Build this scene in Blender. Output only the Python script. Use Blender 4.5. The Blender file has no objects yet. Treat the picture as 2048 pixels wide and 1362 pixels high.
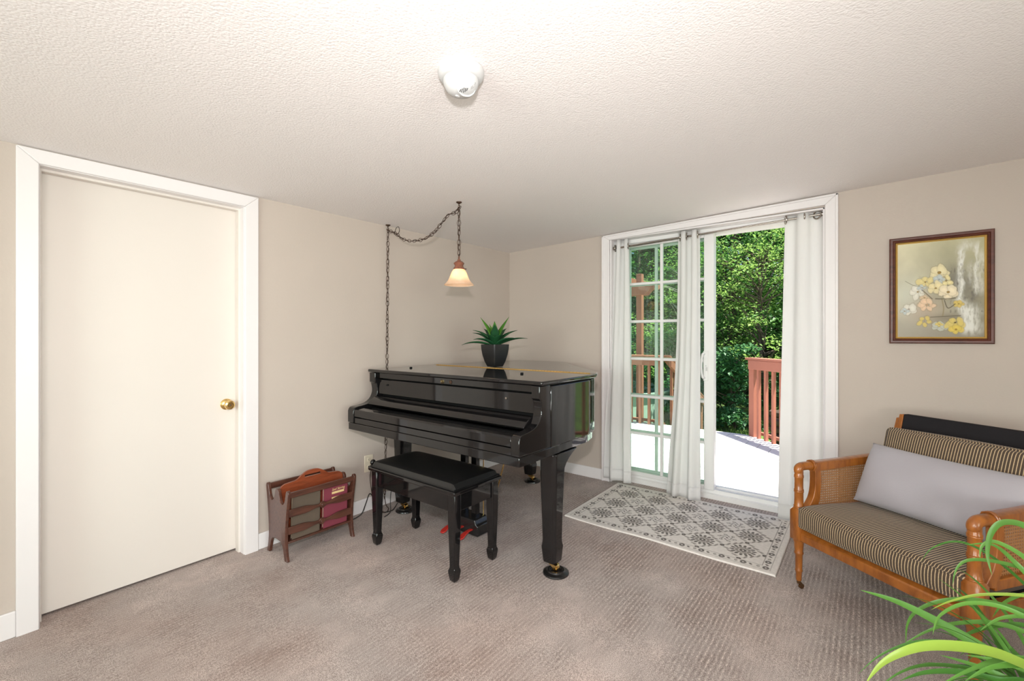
import bpy, bmesh, math, random
import numpy as np
from mathutils import Vector, Matrix, noise
random.seed(7)
PI = math.pi
C = bpy.context.scene.collection
sc = bpy.context.scene

# ------------------------------------------------------------------ helpers
def fz(x): return 0.0105 * x                                  # the old floor falls a little towards the hall door
def cz(x, y): return 2.179 + 0.0085 * x - 0.0268 * y          # and the ceiling rises away from the corner

class MB:
    def __init__(s): s.bm = bmesh.new()
    def face(s, vs):
        try: return s.bm.faces.new(vs)
        except ValueError: return None
    def box(s, x0, x1, y0, y1, z0, z1):
        v = [s.bm.verts.new(p) for p in ((x0,y0,z0),(x1,y0,z0),(x1,y1,z0),(x0,y1,z0),(x0,y0,z1),(x1,y0,z1),(x1,y1,z1),(x0,y1,z1))]
        for f in ((3,2,1,0),(4,5,6,7),(0,1,5,4),(1,2,6,5),(2,3,7,6),(3,0,4,7)): s.face([v[i] for i in f])
        return s
    def hexa(s, pts):
        v = [s.bm.verts.new(p) for p in pts]
        for f in ((3,2,1,0),(4,5,6,7),(0,1,5,4),(1,2,6,5),(2,3,7,6),(3,0,4,7)): s.face([v[i] for i in f])
        return s
    def prism(s, poly, axis, a, b):
        def P(p, t):
            if axis == 'x': return (t, p[0], p[1])
            if axis == 'y': return (p[0], t, p[1])
            return (p[0], p[1], t)
        A = [s.bm.verts.new(P(p, a)) for p in poly]; B = [s.bm.verts.new(P(p, b)) for p in poly]
        n = len(poly)
        s.face(A[::-1]); s.face(B)
        for i in range(n): s.face([A[i], A[(i+1)%n], B[(i+1)%n], B[i]])
        return s
    def loft(s, rings, cap=True):
        R = [[s.bm.verts.new(p) for p in r] for r in rings]
        n = len(R[0])
        for a, b in zip(R, R[1:]):
            for i in range(n): s.face([a[i], a[(i+1)%n], b[(i+1)%n], b[i]])
        if cap: s.face(R[0][::-1]); s.face(R[-1])
        return s
    def lathe(s, prof, c=(0,0,0), n=24, cap=True, M=None):
        rings = []
        for r, z in prof:
            ring = []
            for k in range(n):
                p = Vector((r*math.cos(2*PI*k/n), r*math.sin(2*PI*k/n), z))
                if M: p = M @ p
                ring.append((p.x+c[0], p.y+c[1], p.z+c[2]))
            rings.append(ring)
        return s.loft(rings, cap)
    def tube(s, pts, r, n=8, closed=False, flat=1.0):
        pts = [Vector(p) for p in pts]; m = len(pts)
        rings = []; prev = None
        for i, p in enumerate(pts):
            if closed: t = pts[(i+1)%m] - pts[i-1]
            else: t = pts[min(i+1, m-1)] - pts[max(i-1, 0)]
            t.normalize()
            if prev is None:
                up = Vector((0,0,1)) if abs(t.z) < .9 else Vector((1,0,0))
                a = t.cross(up).normalized()
            else:
                a = (prev - t * prev.dot(t)).normalized()
            prev = a; b = t.cross(a)
            rr = r[i] if isinstance(r, (list, tuple)) else r
            rings.append([p + (a*math.cos(2*PI*k/n) + b*math.sin(2*PI*k/n)*flat)*rr for k in range(n)])
        if closed:
            R = [[s.bm.verts.new(p) for p in q] for q in rings]
            for i in range(m):
                A, B = R[i], R[(i+1)%m]
                for k in range(n): s.face([A[k], A[(k+1)%n], B[(k+1)%n], B[k]])
            return s
        return s.loft(rings)
    def grid(s, fn, nu, nv, closed_u=False):
        V = [[s.bm.verts.new(fn(i/nu, j/nv)) for j in range(nv+1)] for i in range(nu+(0 if closed_u else 1))]
        for i in range(nu):
            for j in range(nv):
                i2 = (i+1) % len(V)
                s.face([V[i][j], V[i2][j], V[i2][j+1], V[i][j+1]])
        return s
    def ball(s, c, rx, ry=None, rz=None, n=16):
        ry = ry or rx; rz = rz or rx
        prof = []
        for j in range(1, n//2):
            a = -PI/2 + PI*j/(n//2); prof.append((math.cos(a), math.sin(a)))
        rings = [[(c[0]+rx*r*math.cos(2*PI*k/n), c[1]+ry*r*math.sin(2*PI*k/n), c[2]+rz*z) for k in range(n)] for r, z in prof]
        return s.loft(rings)
    def build(s, name, mat, parent=None, origin=None, bevel=0, smooth=True, seg=2, ang=35, solid=0):
        if origin is None: origin = ORG.get(parent.name, (0,0,0)) if parent else (0,0,0)
        bmesh.ops.recalc_face_normals(s.bm, faces=s.bm.faces)
        for v in s.bm.verts: v.co -= Vector(origin)
        me = bpy.data.meshes.new(name); s.bm.to_mesh(me); s.bm.free()
        me.materials.append(mat)
        if smooth:
            me.polygons.foreach_set('use_smooth', [True]*len(me.polygons))
            me.set_sharp_from_angle(angle=math.radians(ang))
        o = bpy.data.objects.new(name, me); C.objects.link(o)
        if parent: o.parent = parent
        else: o.location = origin
        ORG[o.name] = tuple(origin)
        if solid:
            m = o.modifiers.new('solid', 'SOLIDIFY'); m.thickness = solid; m.offset = 0
        if bevel:
            m = o.modifiers.new('bevel', 'BEVEL'); m.width = bevel; m.segments = seg; m.limit_method = 'ANGLE'; m.angle_limit = math.radians(40)
            m.harden_normals = False
        return o
ORG = {}
def tag(o, label, cat, group=None, kind=None):
    o['label'] = label; o['category'] = cat
    if group: o['group'] = group
    if kind: o['kind'] = kind
    return o
def thing(name, loc, label, cat, rz=0.0, group=None, kind=None, local=False):
    o = bpy.data.objects.new(name, None); C.objects.link(o)
    o.location = loc; o.rotation_euler = (0,0,rz); o.empty_display_size = .1
    ORG[o.name] = (0,0,0) if local else tuple(loc)
    return tag(o, label, cat, group, kind)
def smoothpath(pts, per=6):
    P = [Vector(p) for p in pts]; out = []
    for i in range(len(P)-1):
        p0 = P[max(i-1,0)]; p1 = P[i]; p2 = P[i+1]; p3 = P[min(i+2,len(P)-1)]
        for k in range(per):
            t = k/per
            out.append(.5*((2*p1)+(p2-p0)*t+(2*p0-5*p1+4*p2-p3)*t*t+(3*p1-p0-3*p2+p3)*t*t*t))
    out.append(P[-1]); return out

# ------------------------------------------------------------------ materials
def mat(name, col, rough=.5, metal=0, spec=.5, coat=0, sheen=0):
    m = bpy.data.materials.new(name); m.use_nodes = True
    b = m.node_tree.nodes['Principled BSDF']
    b.inputs['Base Color'].default_value = (*col, 1); b.inputs['Roughness'].default_value = rough
    b.inputs['Metallic'].default_value = metal; b.inputs['Specular IOR Level'].default_value = spec
    b.inputs['Coat Weight'].default_value = coat; b.inputs['Coat Roughness'].default_value = .03
    b.inputs['Sheen Weight'].default_value = sheen
    return m
def nd(m, t, **kw):
    n = m.node_tree.nodes.new(t)
    for k, v in kw.items(): setattr(n, k, v)
    return n
def lk(m, a, b): m.node_tree.links.new(a, b)
def P(m): return m.node_tree.nodes['Principled BSDF']
def coords(m, scale=(1,1,1), rot=(0,0,0), obj=True):
    tc = nd(m, 'ShaderNodeTexCoord'); mp = nd(m, 'ShaderNodeMapping')
    mp.inputs['Scale'].default_value = scale; mp.inputs['Rotation'].default_value = rot
    lk(m, tc.outputs['Object'], mp.inputs['Vector']); return mp.outputs['Vector']
def noise_n(m, vec, scale, detail=4, rough=.5):
    n = nd(m, 'ShaderNodeTexNoise'); n.inputs['Scale'].default_value = scale; n.inputs['Detail'].default_value = detail
    n.inputs['Roughness'].default_value = rough; lk(m, vec, n.inputs['Vector']); return n.outputs['Fac']
def ramp(m, fac, stops):
    r = nd(m, 'ShaderNodeValToRGB'); e = r.color_ramp.elements
    while len(e) < len(stops): e.new(.5)
    for k, (p, c) in enumerate(stops): e[k].position = p; e[k].color = (*c, 1)
    lk(m, fac, r.inputs['Fac']); return r.outputs['Color']
def bump(m, h, strength=.3, dist=.01):
    b = nd(m, 'ShaderNodeBump'); b.inputs['Strength'].default_value = strength; b.inputs['Distance'].default_value = dist
    lk(m, h, b.inputs['Height']); lk(m, b.outputs['Normal'], P(m).inputs['Normal'])
def mixc(m, fac, a, b, mode='MIX'):
    n = nd(m, 'ShaderNodeMix', data_type='RGBA', blend_type=mode)
    for inp, v in ((n.inputs[0], fac), (n.inputs[6], a), (n.inputs[7], b)):
        if isinstance(v, tuple): inp.default_value = (*v, 1)
        elif isinstance(v, (int, float)): inp.default_value = v
        else: lk(m, v, inp)
    return n.outputs[2]

def painted(name, col, rough=.6, nscale=60, bs=.05, var=.03):
    m = mat(name, col, rough, spec=.3)
    v = coords(m); f = noise_n(m, v, 1.3, 3)
    lo = tuple(c*(1-var) for c in col); hi = tuple(min(1, c*(1+var)) for c in col)
    lk(m, ramp(m, f, [(.3, lo), (.7, hi)]), P(m).inputs['Base Color'])
    bump(m, noise_n(m, v, nscale, 3), bs, .01); return m
def wood(name, dark, light, rough=.35, scale=(3,30,30), coat=0):
    m = mat(name, light, rough, coat=coat)
    v = coords(m, scale); f = noise_n(m, v, 1.6, 6, .6)
    lk(m, ramp(m, f, [(.28, dark), (.55, light), (.8, tuple(min(1, c*1.18) for c in light))]), P(m).inputs['Base Color'])
    bump(m, f, .04, .01); return m

M = {}
M['wall'] = painted('wall_paint', (.535,.462,.408), .65, 90, .06)
M['trim'] = painted('white_trim_paint', (.80,.765,.765), .4, 20, .02, .01)
M['door'] = painted('cream_door_paint', (.745,.685,.635), .45, 12, .02, .012)
M['vinyl'] = painted('white_vinyl', (.80,.79,.78), .35, 20, .01, .01)
M['gap'] = mat('dark_gap', (.05,.04,.035), .9)

def ceiling_mat():
    m = mat('textured_ceiling', (.885,.845,.83), .9, spec=.1)
    v = coords(m); f = noise_n(m, v, 130, 5, .65)
    vo = nd(m, 'ShaderNodeTexVoronoi'); vo.inputs['Scale'].default_value = 120; lk(m, v, vo.inputs['Vector'])
    mx = nd(m, 'ShaderNodeMath', operation='SUBTRACT'); lk(m, f, mx.inputs[0]); lk(m, vo.outputs['Distance'], mx.inputs[1])
    bump(m, mx.outputs[0], .22, .008)
    return m
M['ceiling'] = ceiling_mat()

def carpet_mat():
    m = mat('ribbed_carpet', (.3,.26,.24), .95, spec=.05, sheen=.1)
    v = coords(m)
    def math_(op, a, b=None, c=None):
        n = nd(m, 'ShaderNodeMath', operation=op)
        for k, q in enumerate((a, b, c)):
            if q is None: continue
            if isinstance(q, (int, float)): n.inputs[k].default_value = q
            else: lk(m, q, n.inputs[k])
        return n.outputs[0]
    def rng(f, a, b, lo=0, hi=1):
        n = nd(m, 'ShaderNodeMapRange'); lk(m, f, n.inputs[0])
        for k, q in enumerate((a, b, lo, hi)): n.inputs[k+1].default_value = q
        return n.outputs[0]
    sp = nd(m, 'ShaderNodeSeparateXYZ'); lk(m, v, sp.inputs[0])
    # loop rows run along x; every row is a broken line of light tufts with a dark gap beside it
    wob = math_('MULTIPLY_ADD', noise_n(m, v, 14, 3), .012, sp.outputs['Y'])
    sn = math_('SINE', math_('MULTIPLY', wob, 2*PI/.0205))
    dash = rng(noise_n(m, coords(m, (.75,1,1)), 125, 2, .6), .46, .60)
    hi = math_('MULTIPLY', math_('POWER', rng(sn, -1, 1), 5.0), dash)
    lo = math_('MULTIPLY', math_('POWER', rng(sn, 1, -1), 3.0), rng(noise_n(m, coords(m, (.75,1,1)), 110, 2, .6), .42, .60))
    # traffic and vacuum marks: in places the pile is brushed smooth and pale
    big = noise_n(m, coords(m, (.8,1.25,1), (0,0,.5)), 2.1, 9, .68)
    smooth_ = math_('MULTIPLY', rng(big, .42, .56, 1, .10), rng(sp.outputs['X'], -2.6, -1.7, .45, 1))
    speck = noise_n(m, v, 330, 3, .7)
    base = ramp(m, speck, [(.30, (.12,.10,.092)), (.44, (.31,.265,.245)), (.56, (.48,.425,.40)), (.72, (.76,.70,.67))])
    c1 = mixc(m, math_('MULTIPLY', math_('MULTIPLY', hi, smooth_), .85), base, (.86,.78,.73))
    c2 = mixc(m, math_('MULTIPLY', math_('MULTIPLY', lo, smooth_), .55), c1, (.13,.108,.10))
    tint = ramp(m, big, [(.30, (.74,.66,.63)), (.43, (.92,.875,.86)), (.53, (1.04,1.01,1.0)), (.63, (1.24,1.20,1.19))])
    warm = ramp(m, noise_n(m, v, 1.1, 3), [(.40, (1,1,1)), (.62, (1.03,.955,.92))])
    lk(m, mixc(m, 1.0, mixc(m, 1.0, c2, tint, 'MULTIPLY'), warm, 'MULTIPLY'), P(m).inputs['Base Color'])
    bump(m, math_('ADD', speck, math_('MULTIPLY', sn, .12)), .45, .006); return m
M['carpet'] = carpet_mat()

M['black'] = mat('black_lacquer', (.006,.0055,.0058), .05, spec=.5, coat=.15)
M['blackmat'] = mat('black_felt', (.006,.006,.006), .75, spec=.2)
M['blacksatin'] = mat('black_satin', (.013,.012,.012), .22, spec=.6)
M['leather'] = mat('black_vinyl_seat', (.009,.009,.009), .33, spec=.5)
bump(M['leather'], noise_n(M['leather'], coords(M['leather']), 400, 2), .12, .002)
M['brass'] = mat('brass', (.78,.55,.22), .18, 1)
M['gold'] = mat('gilt', (.72,.46,.13), .35, .55)
M['nickel'] = mat('brushed_nickel', (.42,.38,.34), .25, 1)
M['redfelt'] = mat('red_felt', (.42,.018,.012), .6)
M['chain'] = mat('bronze_chain', (.075,.04,.025), .45, .6)
M['cord'] = mat('brown_cord', (.05,.028,.02), .6)
M['wirecable'] = mat('black_cable', (.012,.012,.012), .5)
M['bronzewood'] = wood('rust_bronze', (.10,.035,.02), (.23,.085,.05), .4, (20,20,8))
M['pot'] = mat('charcoal_pot', (.014,.014,.0145), .42)
M['rack'] = wood('mahogany', (.045,.016,.010), (.095,.035,.022), .32, (5,40,40), .25)
M['rackred'] = wood('red_mahogany', (.15,.032,.012), (.27,.062,.024), .3, (5,40,40), .3)
M['chairwood'] = wood('honey_stained_wood', (.17,.046,.007), (.34,.108,.017), .3, (16,16,5), .25)
M['cane'] = mat('woven_cane', (.36,.165,.06), .5)
M['grayfab'] = mat('grey_linen', (.395,.37,.40), .9, spec=.1, sheen=.2)
_v = coords(M['grayfab'], (1,1,1))
bump(M['grayfab'], noise_n(M['grayfab'], coords(M['grayfab'], (1,6,6)), 90, 2), .12, .004)
M['darkfab'] = mat('charcoal_upholstery', (.022,.02,.022), .85, spec=.1)
M['rod'] = M['nickel']
M['framewood'] = wood('picture_frame_wood', (.05,.014,.009), (.11,.03,.018), .42, (30,6,30), 0)
M['bookmaroon'] = mat('maroon_cover', (.20,.035,.055), .55)
M['bookbrown'] = painted('worn_brown_cover', (.12,.09,.066), .7, 60, .2, .3)
M['pages'] = mat('paper', (.62,.50,.34), .9)
M['goldletter'] = mat('gold_lettering', (.74,.55,.26), .5)
M['ivory'] = mat('ivory_plastic', (.74,.66,.52), .35)
M['plastic'] = mat('white_plastic', (.56,.555,.55), .4)
M['slot'] = mat('dark_slot', (.02,.02,.02), .8)
M['deckwood'] = painted('sun_bleached_deck', (.70,.685,.68), .75, 40, .15, .12)
M['redstain'] = painted('red_brown_stain', (.37,.14,.095), .65, 30, .12, .12)
M['bark'] = painted('bark', (.10,.075,.055), .9, 12, .6, .3)
M['palebark'] = painted('pale_bark', (.42,.38,.32), .9, 12, .4, .25)
M['soil'] = mat('potting_soil', (.03,.02,.014), .95)

def stripe_mat():
    m = mat('striped_ticking', (.1,.07,.05), .85, spec=.15, sheen=.15)
    v = coords(m); sp = nd(m, 'ShaderNodeSeparateXYZ'); lk(m, v, sp.inputs[0])
    a = nd(m, 'ShaderNodeMath', operation='MULTIPLY'); lk(m, sp.outputs['X'], a.inputs[0]); a.inputs[1].default_value = 1/.0112
    f = nd(m, 'ShaderNodeMath', operation='FRACT'); lk(m, a.outputs[0], f.inputs[0])
    d = nd(m, 'ShaderNodeMath', operation='SUBTRACT'); lk(m, f.outputs[0], d.inputs[0]); d.inputs[1].default_value = .5
    ab = nd(m, 'ShaderNodeMath', operation='ABSOLUTE'); lk(m, d.outputs[0], ab.inputs[0])
    n = noise_n(m, v, 260, 2)
    s = nd(m, 'ShaderNodeMath', operation='MULTIPLY_ADD'); lk(m, n, s.inputs[0]); s.inputs[1].default_value = .12; lk(m, ab.outputs[0], s.inputs[2])
    lk(m, ramp(m, s.outputs[0], [(.14, (.58,.43,.26)), (.23, (.080,.056,.040))]), P(m).inputs['Base Color'])
    return m
M['stripe'] = stripe_mat()

def leafmat(name, c1, c2, trans=.35, rough=.45):
    m = mat(name, c1, rough, spec=.35)
    nt = m.node_tree; g = nd(m, 'ShaderNodeNewGeometry')
    col = ramp(m, g.outputs['Random Per Island'], [(0, c1), (1, c2)])
    lk(m, col, P(m).inputs['Base Color'])
    t = nd(m, 'ShaderNodeBsdfTranslucent'); lk(m, col, t.inputs['Color'])
    mx = nd(m, 'ShaderNodeMixShader'); mx.inputs[0].default_value = trans
    out = nt.nodes['Material Output']
    lk(m, P(m).outputs[0], mx.inputs[1]); lk(m, t.outputs[0], mx.inputs[2]); lk(m, mx.outputs[0], out.inputs['Surface'])
    return m
M['agave'] = leafmat('agave_leaf', (.010,.060,.022), (.022,.105,.035), .12, .4)
M['agaveyoung'] = leafmat('young_agave_leaf', (.05,.20,.02), (.13,.34,.04), .2, .4)
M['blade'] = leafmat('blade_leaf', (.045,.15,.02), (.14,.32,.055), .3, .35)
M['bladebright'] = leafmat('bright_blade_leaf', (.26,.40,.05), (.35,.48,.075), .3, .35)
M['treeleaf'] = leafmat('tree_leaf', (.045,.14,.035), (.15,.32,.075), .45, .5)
M['treeleafpale'] = leafmat('pale_leaf', (.15,.29,.06), (.34,.50,.13), .5, .5)  # paler green leaf colour of the young trees and the grass
M['bushleaf'] = leafmat('broad_bush_leaf', (.045,.15,.06), (.10,.25,.09), .35, .45)

def curtain_mat():
    m = mat('white_cotton', (.92,.91,.905), .9, spec=.1)
    v = coords(m, (1,1,.25)); bump(m, noise_n(m, v, 60, 3), .05, .01)
    t = nd(m, 'ShaderNodeBsdfTranslucent'); t.inputs['Color'].default_value = (.92,.91,.89,1)
    mx = nd(m, 'ShaderNodeMixShader'); mx.inputs[0].default_value = .38
    lk(m, P(m).outputs[0], mx.inputs[1]); lk(m, t.outputs[0], mx.inputs[2]); lk(m, mx.outputs[0], m.node_tree.nodes['Material Output'].inputs['Surface'])
    return m
M['curtain'] = curtain_mat()

def glass_mat(name, tint, k=1.0):
    m = bpy.data.materials.new(name); m.use_nodes = True; nt = m.node_tree; nt.nodes.clear()
    out = nd(m, 'ShaderNodeOutputMaterial'); tr = nd(m, 'ShaderNodeBsdfTransparent'); tr.inputs['Color'].default_value = (*tint, 1)
    gl = nd(m, 'ShaderNodeBsdfGlossy'); gl.inputs['Roughness'].default_value = .0; gl.inputs['Color'].default_value = (.9,1,.95,1)
    fr = nd(m, 'ShaderNodeFresnel'); fr.inputs['IOR'].default_value = 1.5
    mx = nd(m, 'ShaderNodeMixShader'); lk(m, fr.outputs[0], mx.inputs[0]); lk(m, tr.outputs[0], mx.inputs[1]); lk(m, gl.outputs[0], mx.inputs[2])
    lk(m, mx.outputs[0], out.inputs['Surface']); return m
M['glass'] = glass_mat('door_glass', (.90,.965,.925))

def shade_mat():
    m = mat('amber_glass', (.95,.74,.50), .3, spec=.5)
    v = coords(m); f = noise_n(m, v, 14, 4, .6)
    col = ramp(m, f, [(.3, (.93,.72,.54)), (.7, (.97,.85,.72))]); lk(m, col, P(m).inputs['Base Color'])
    t = nd(m, 'ShaderNodeBsdfTranslucent'); lk(m, col, t.inputs['Color'])
    mx = nd(m, 'ShaderNodeMixShader'); mx.inputs[0].default_value = .55
    lk(m, P(m).outputs[0], mx.inputs[1]); lk(m, t.outputs[0], mx.inputs[2]); lk(m, mx.outputs[0], m.node_tree.nodes['Material Output'].inputs['Surface'])
    return m
M['shade'] = shade_mat()
def emis(name, col, s):
    m = mat(name, col, .5); P(m).inputs['Emission Color'].default_value = (*col,1); P(m).inputs['Emission Strength'].default_value = s; return m
M['bulb'] = emis('lit_bulb', (1,.80,.58), 9)

def attr_mat(name, rough=.8, sheen=0, coat=0):
    m = mat(name, (1,1,1), rough, spec=.2, sheen=sheen, coat=coat)
    a = nd(m, 'ShaderNodeVertexColor'); a.layer_name = 'Col'; lk(m, a.outputs[0], P(m).inputs['Base Color']); return m
M['rug'] = attr_mat('printed_rug', .95)
bump(M['rug'], noise_n(M['rug'], coords(M['rug']), 350, 2), .3, .003)
M['painting'] = attr_mat('oil_painting', .75)
bump(M['painting'], noise_n(M['painting'], coords(M['painting'], (1,1,2)), 90, 4), .15, .003)
def setcol(o, cols):
    at = o.data.color_attributes.new('Col', 'FLOAT_COLOR', 'POINT')
    a = np.ones((len(cols), 4), np.float32); a[:, :3] = cols; at.data.foreach_set('color', a.ravel())
def s2l(c):
    c = np.asarray(c, float)/255.; return np.where(c <= .04045, c/12.92, ((c+.055)/1.055)**2.4)

# ------------------------------------------------------------------ the room
RX0, RY0 = -6.3, -5.8
def struct(name, mb, m, label, bevel=0, smooth=False, cat='room'):
    return tag(mb.build(name, m, bevel=bevel, smooth=smooth), label, cat, kind='structure')

mb = MB(); mb.hexa([(RX0-.2,RY0-.2,fz(RX0)-.15),(.29,RY0-.2,-.15),(.29,.2,-.15),(RX0-.2,.2,fz(RX0)-.15),(RX0-.2,RY0-.2,fz(RX0-.2)),(.29,RY0-.2,fz(.29)),(.29,.2,fz(.29)),(RX0-.2,.2,fz(RX0-.2))])
struct('floor', mb, M['carpet'], 'grey-brown ribbed carpet covering the whole floor', cat='floor')
a, b2 = (RX0-.2, RY0-.2), (.29, .2)
mb = MB(); mb.hexa([(x, y, cz(x, y)) for x, y in ((a[0],a[1]),(b2[0],a[1]),(b2[0],b2[1]),(a[0],b2[1]))] + [(x, y, 2.75) for x, y in ((a[0],a[1]),(b2[0],a[1]),(b2[0],b2[1]),(a[0],b2[1]))])
struct('ceiling', mb, M['ceiling'], 'white textured ceiling sloping down towards the corner', cat='ceiling')
# left wall with the hall door opening
DX0, DX1, DZ = -3.431, -2.571, 2.08
mb = MB()
mb.box(RX0-.2, DX0-.03, 0, .16, -.15, 2.4); mb.box(DX1+.03, .25, 0, .16, -.15, 2.4); mb.box(DX0-.03, DX1+.03, 0, .16, DZ+.02, 2.4); mb.box(DX0-.1, DX1+.1, .145, .2, -.15, 2.4)
struct('wall_left', mb, M['wall'], 'beige painted wall behind the piano and around the cream door', cat='wall')
# right wall with the patio door opening
GY0, GY1, GZ = -2.736, -1.155, 2.168
mb = MB()
mb.box(0, .25, GY1+.0, .2, -.15, 2.5); mb.box(0, .25, RY0-.2, GY0, -.15, 2.5); mb.box(0, .25, GY0, GY1, GZ, 2.5)
struct('wall_right', mb, M['wall'], 'beige painted wall with the sliding patio door and the framed picture', cat='wall')
# walls behind the camera with one window each
def wall_window(name, axis, p, lo, hi, w0, w1, z0, z1, label):
    mb = MB()
    for (q0, q1, za, zb) in ((lo, w0, -.25, 2.5), (w1, hi, -.25, 2.5), (w0, w1, -.25, z0), (w0, w1, z1, 2.5)):
        if axis == 'x': mb.box(p-.2, p, q0, q1, za, zb)
        else: mb.box(q0, q1, p-.2, p, za, zb)
    struct(name, mb, M['wall'], label, cat='wall')
def window(name, axis, p, w0, w1, z0, z1, label):
    r = thing(name, (p, (w0+w1)/2, z0) if axis == 'x' else ((w0+w1)/2, p, z0), label, 'window', kind='structure')
    def bx(m_, q0, q1, a0, a1, za, zb):
        if axis == 'x': m_.box(p+a0, p+a1, q0, q1, za, zb)
        else: m_.box(q0, q1, p+a0, p+a1, za, zb)
    f = MB()
    bx(f, w0-.07, w0, 0, .02, z0-.07, z1+.07); bx(f, w1, w1+.07, 0, .02, z0-.07, z1+.07); bx(f, w0, w1, 0, .02, z1, z1+.07); bx(f, w0-.09, w1+.09, 0, .05, z0-.03, z0)
    bx(f, w0, w0+.04, -.1, -.06, z0, z1); bx(f, w1-.04, w1, -.1, -.06, z0, z1); bx(f, w0, w1, -.1, -.06, z1-.04, z1); bx(f, w0, w1, -.1, -.06, z0, z0+.04)
    f.build('window_frame', M['trim'], r, smooth=False)
    g = MB(); bx(g, w0+.03, w1-.03, -.082, -.078, z0+.03, z1-.03); g.build('window_pane', M['glass'], r, smooth=False)
W1 = (-3.4, -.9, .75, 2.0); W2 = (-5.2, -2.6, .75, 2.0)
wall_window('wall_back', 'x', RX0, RY0-.2, .2, *W1, 'beige wall behind the camera facing the patio door')
window('window_1', 'x', RX0, *W1, 'wide white window facing the patio door')
wall_window('wall_front', 'y', RY0, RX0-.2, .25, *W2, 'beige wall behind the camera facing the hall door')
window('window_2', 'y', RY0, *W2, 'wide white window facing the hall door')

# baseboards
def base_x(name, x0, x1, h, label):
    mb = MB(); p = []
    for z_ in (0, h): p += [(x0,-.014,fz(x0)+z_),(x1,-.014,fz(x1)+z_),(x1,0,fz(x1)+z_),(x0,0,fz(x0)+z_)]
    mb.hexa(p); struct(name, mb, M['trim'], label, bevel=.004, cat='baseboard')
base_x('baseboard_left', -2.494, 0, .098, 'white baseboard under the wall behind the piano')
base_x('baseboard_left.001', RX0, -3.503, .115, 'white baseboard left of the cream door')
mb = MB(); mb.box(-.014, 0, -1.085, -.014, 0, .098); struct('baseboard_right', mb, M['trim'], 'white baseboard between the corner and the patio door', bevel=.004, cat='baseboard')
mb = MB(); mb.box(-.014, 0, RY0, -2.81, 0, .098); struct('baseboard_right.001', mb, M['trim'], 'white baseboard behind the cane armchair', bevel=.004, cat='baseboard')

# hall door ----------------------------------------------------------------
d = thing('door_1', (-3.0, .05, fz(-3)), 'plain cream slab door with a brass knob in a wide white casing', 'door', kind='structure')
mb = MB(); t0, t1 = -.018, 0
mb.prism([(-3.503,fz(-3.5)-.01),(DX0,fz(DX0)-.01),(DX0,DZ),(-3.503,cz(-3.503,0)-.006)], 'y', t0, t1); mb.build('casing', M['trim'], d, bevel=.004)
mb = MB(); mb.prism([(DX1,fz(DX1)-.01),(-2.494,fz(-2.494)-.01),(-2.494,cz(-2.494,0)-.006),(DX1,DZ)], 'y', t0, t1); mb.build('casing', M['trim'], d, bevel=.004)
mb = MB(); mb.prism([(DX0,DZ),(DX1,DZ),(-2.494,cz(-2.494,0)-.006),(-3.503,cz(-3.503,0)-.006)], 'y', t0, t1); mb.build('casing', M['trim'], d, bevel=.004)
mb = MB(); mb.box(DX0-.03, DX0+.003, -.005, .14, -.06, DZ+.01); mb.box(DX1-.003, DX1+.03, -.005, .14, -.05, DZ+.01); mb.box(DX0, DX1, -.005, .14, DZ-.003, DZ+.02)
mb.build('jamb', M['trim'], d, bevel=.003)
mb = MB(); mb.box(DX0, DX0+.013, .05, .094, -.05, DZ-.012); mb.box(DX1-.013, DX1, .05, .094, -.04, DZ-.012); mb.box(DX0, DX1, .05, .094, DZ-.015, DZ)
mb.build('door_stop', M['door'], d, bevel=.002)
mb = MB(); mb.hexa([(DX0+.006,.097,fz(DX0)+.012),(DX1-.006,.097,fz(DX1)+.012),(DX1-.006,.137,fz(DX1)+.012),(DX0+.006,.137,fz(DX0)+.012),(DX0+.006,.097,DZ-.008),(DX1-.006,.097,DZ-.008),(DX1-.006,.137,DZ-.008),(DX0+.006,.137,DZ-.008)])
slab = mb.build('door_panel', M['door'], d, bevel=.002)
mb = MB(); Mr = Matrix.Rotation(PI/2, 3, 'X')
kx, kz = -2.633, .882
mb.lathe([(.0,.0),(.034,.0),(.033,.006),(.026,.011),(.013,.014),(.012,.03),(.018,.036),(.027,.042),(.029,.052),(.026,.062),(.016,.066),(.013,.0655),(.012,.063),(0,.063)], (kx, .097, kz), 28, M=Mr)
mb.build('door_knob', M['brass'], slab)
mb = MB(); mb.lathe([(.0,.064),(.0045,.064),(.004,.066),(0,.066)], (kx,.097,kz), 12, M=Mr); mb.build('lock_button', M['nickel'], slab)

# sliding patio door ---------------------------------------------------------
g = thing('door_2', (.15, -1.95, 0), 'white vinyl sliding patio door standing open between white curtains', 'door', kind='structure')
c0, c1 = -.018, 0
def cas(poly): MB().prism(poly, 'x', c0, c1).build('casing', M['trim'], g, bevel=.005)
yo0, yo1 = -2.81, -1.083
cas([(GY1,0),(yo1,0),(yo1,cz(0,yo1)-.006),(GY1,GZ-.012)]); cas([(yo0,0),(GY0,0),(GY0,GZ+.012),(yo0,cz(0,yo0)-.006)])
cas([(GY0,GZ+.012),(GY1,GZ-.012),(yo1,cz(0,yo1)-.006),(yo0,cz(0,yo0)-.006)])
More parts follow.
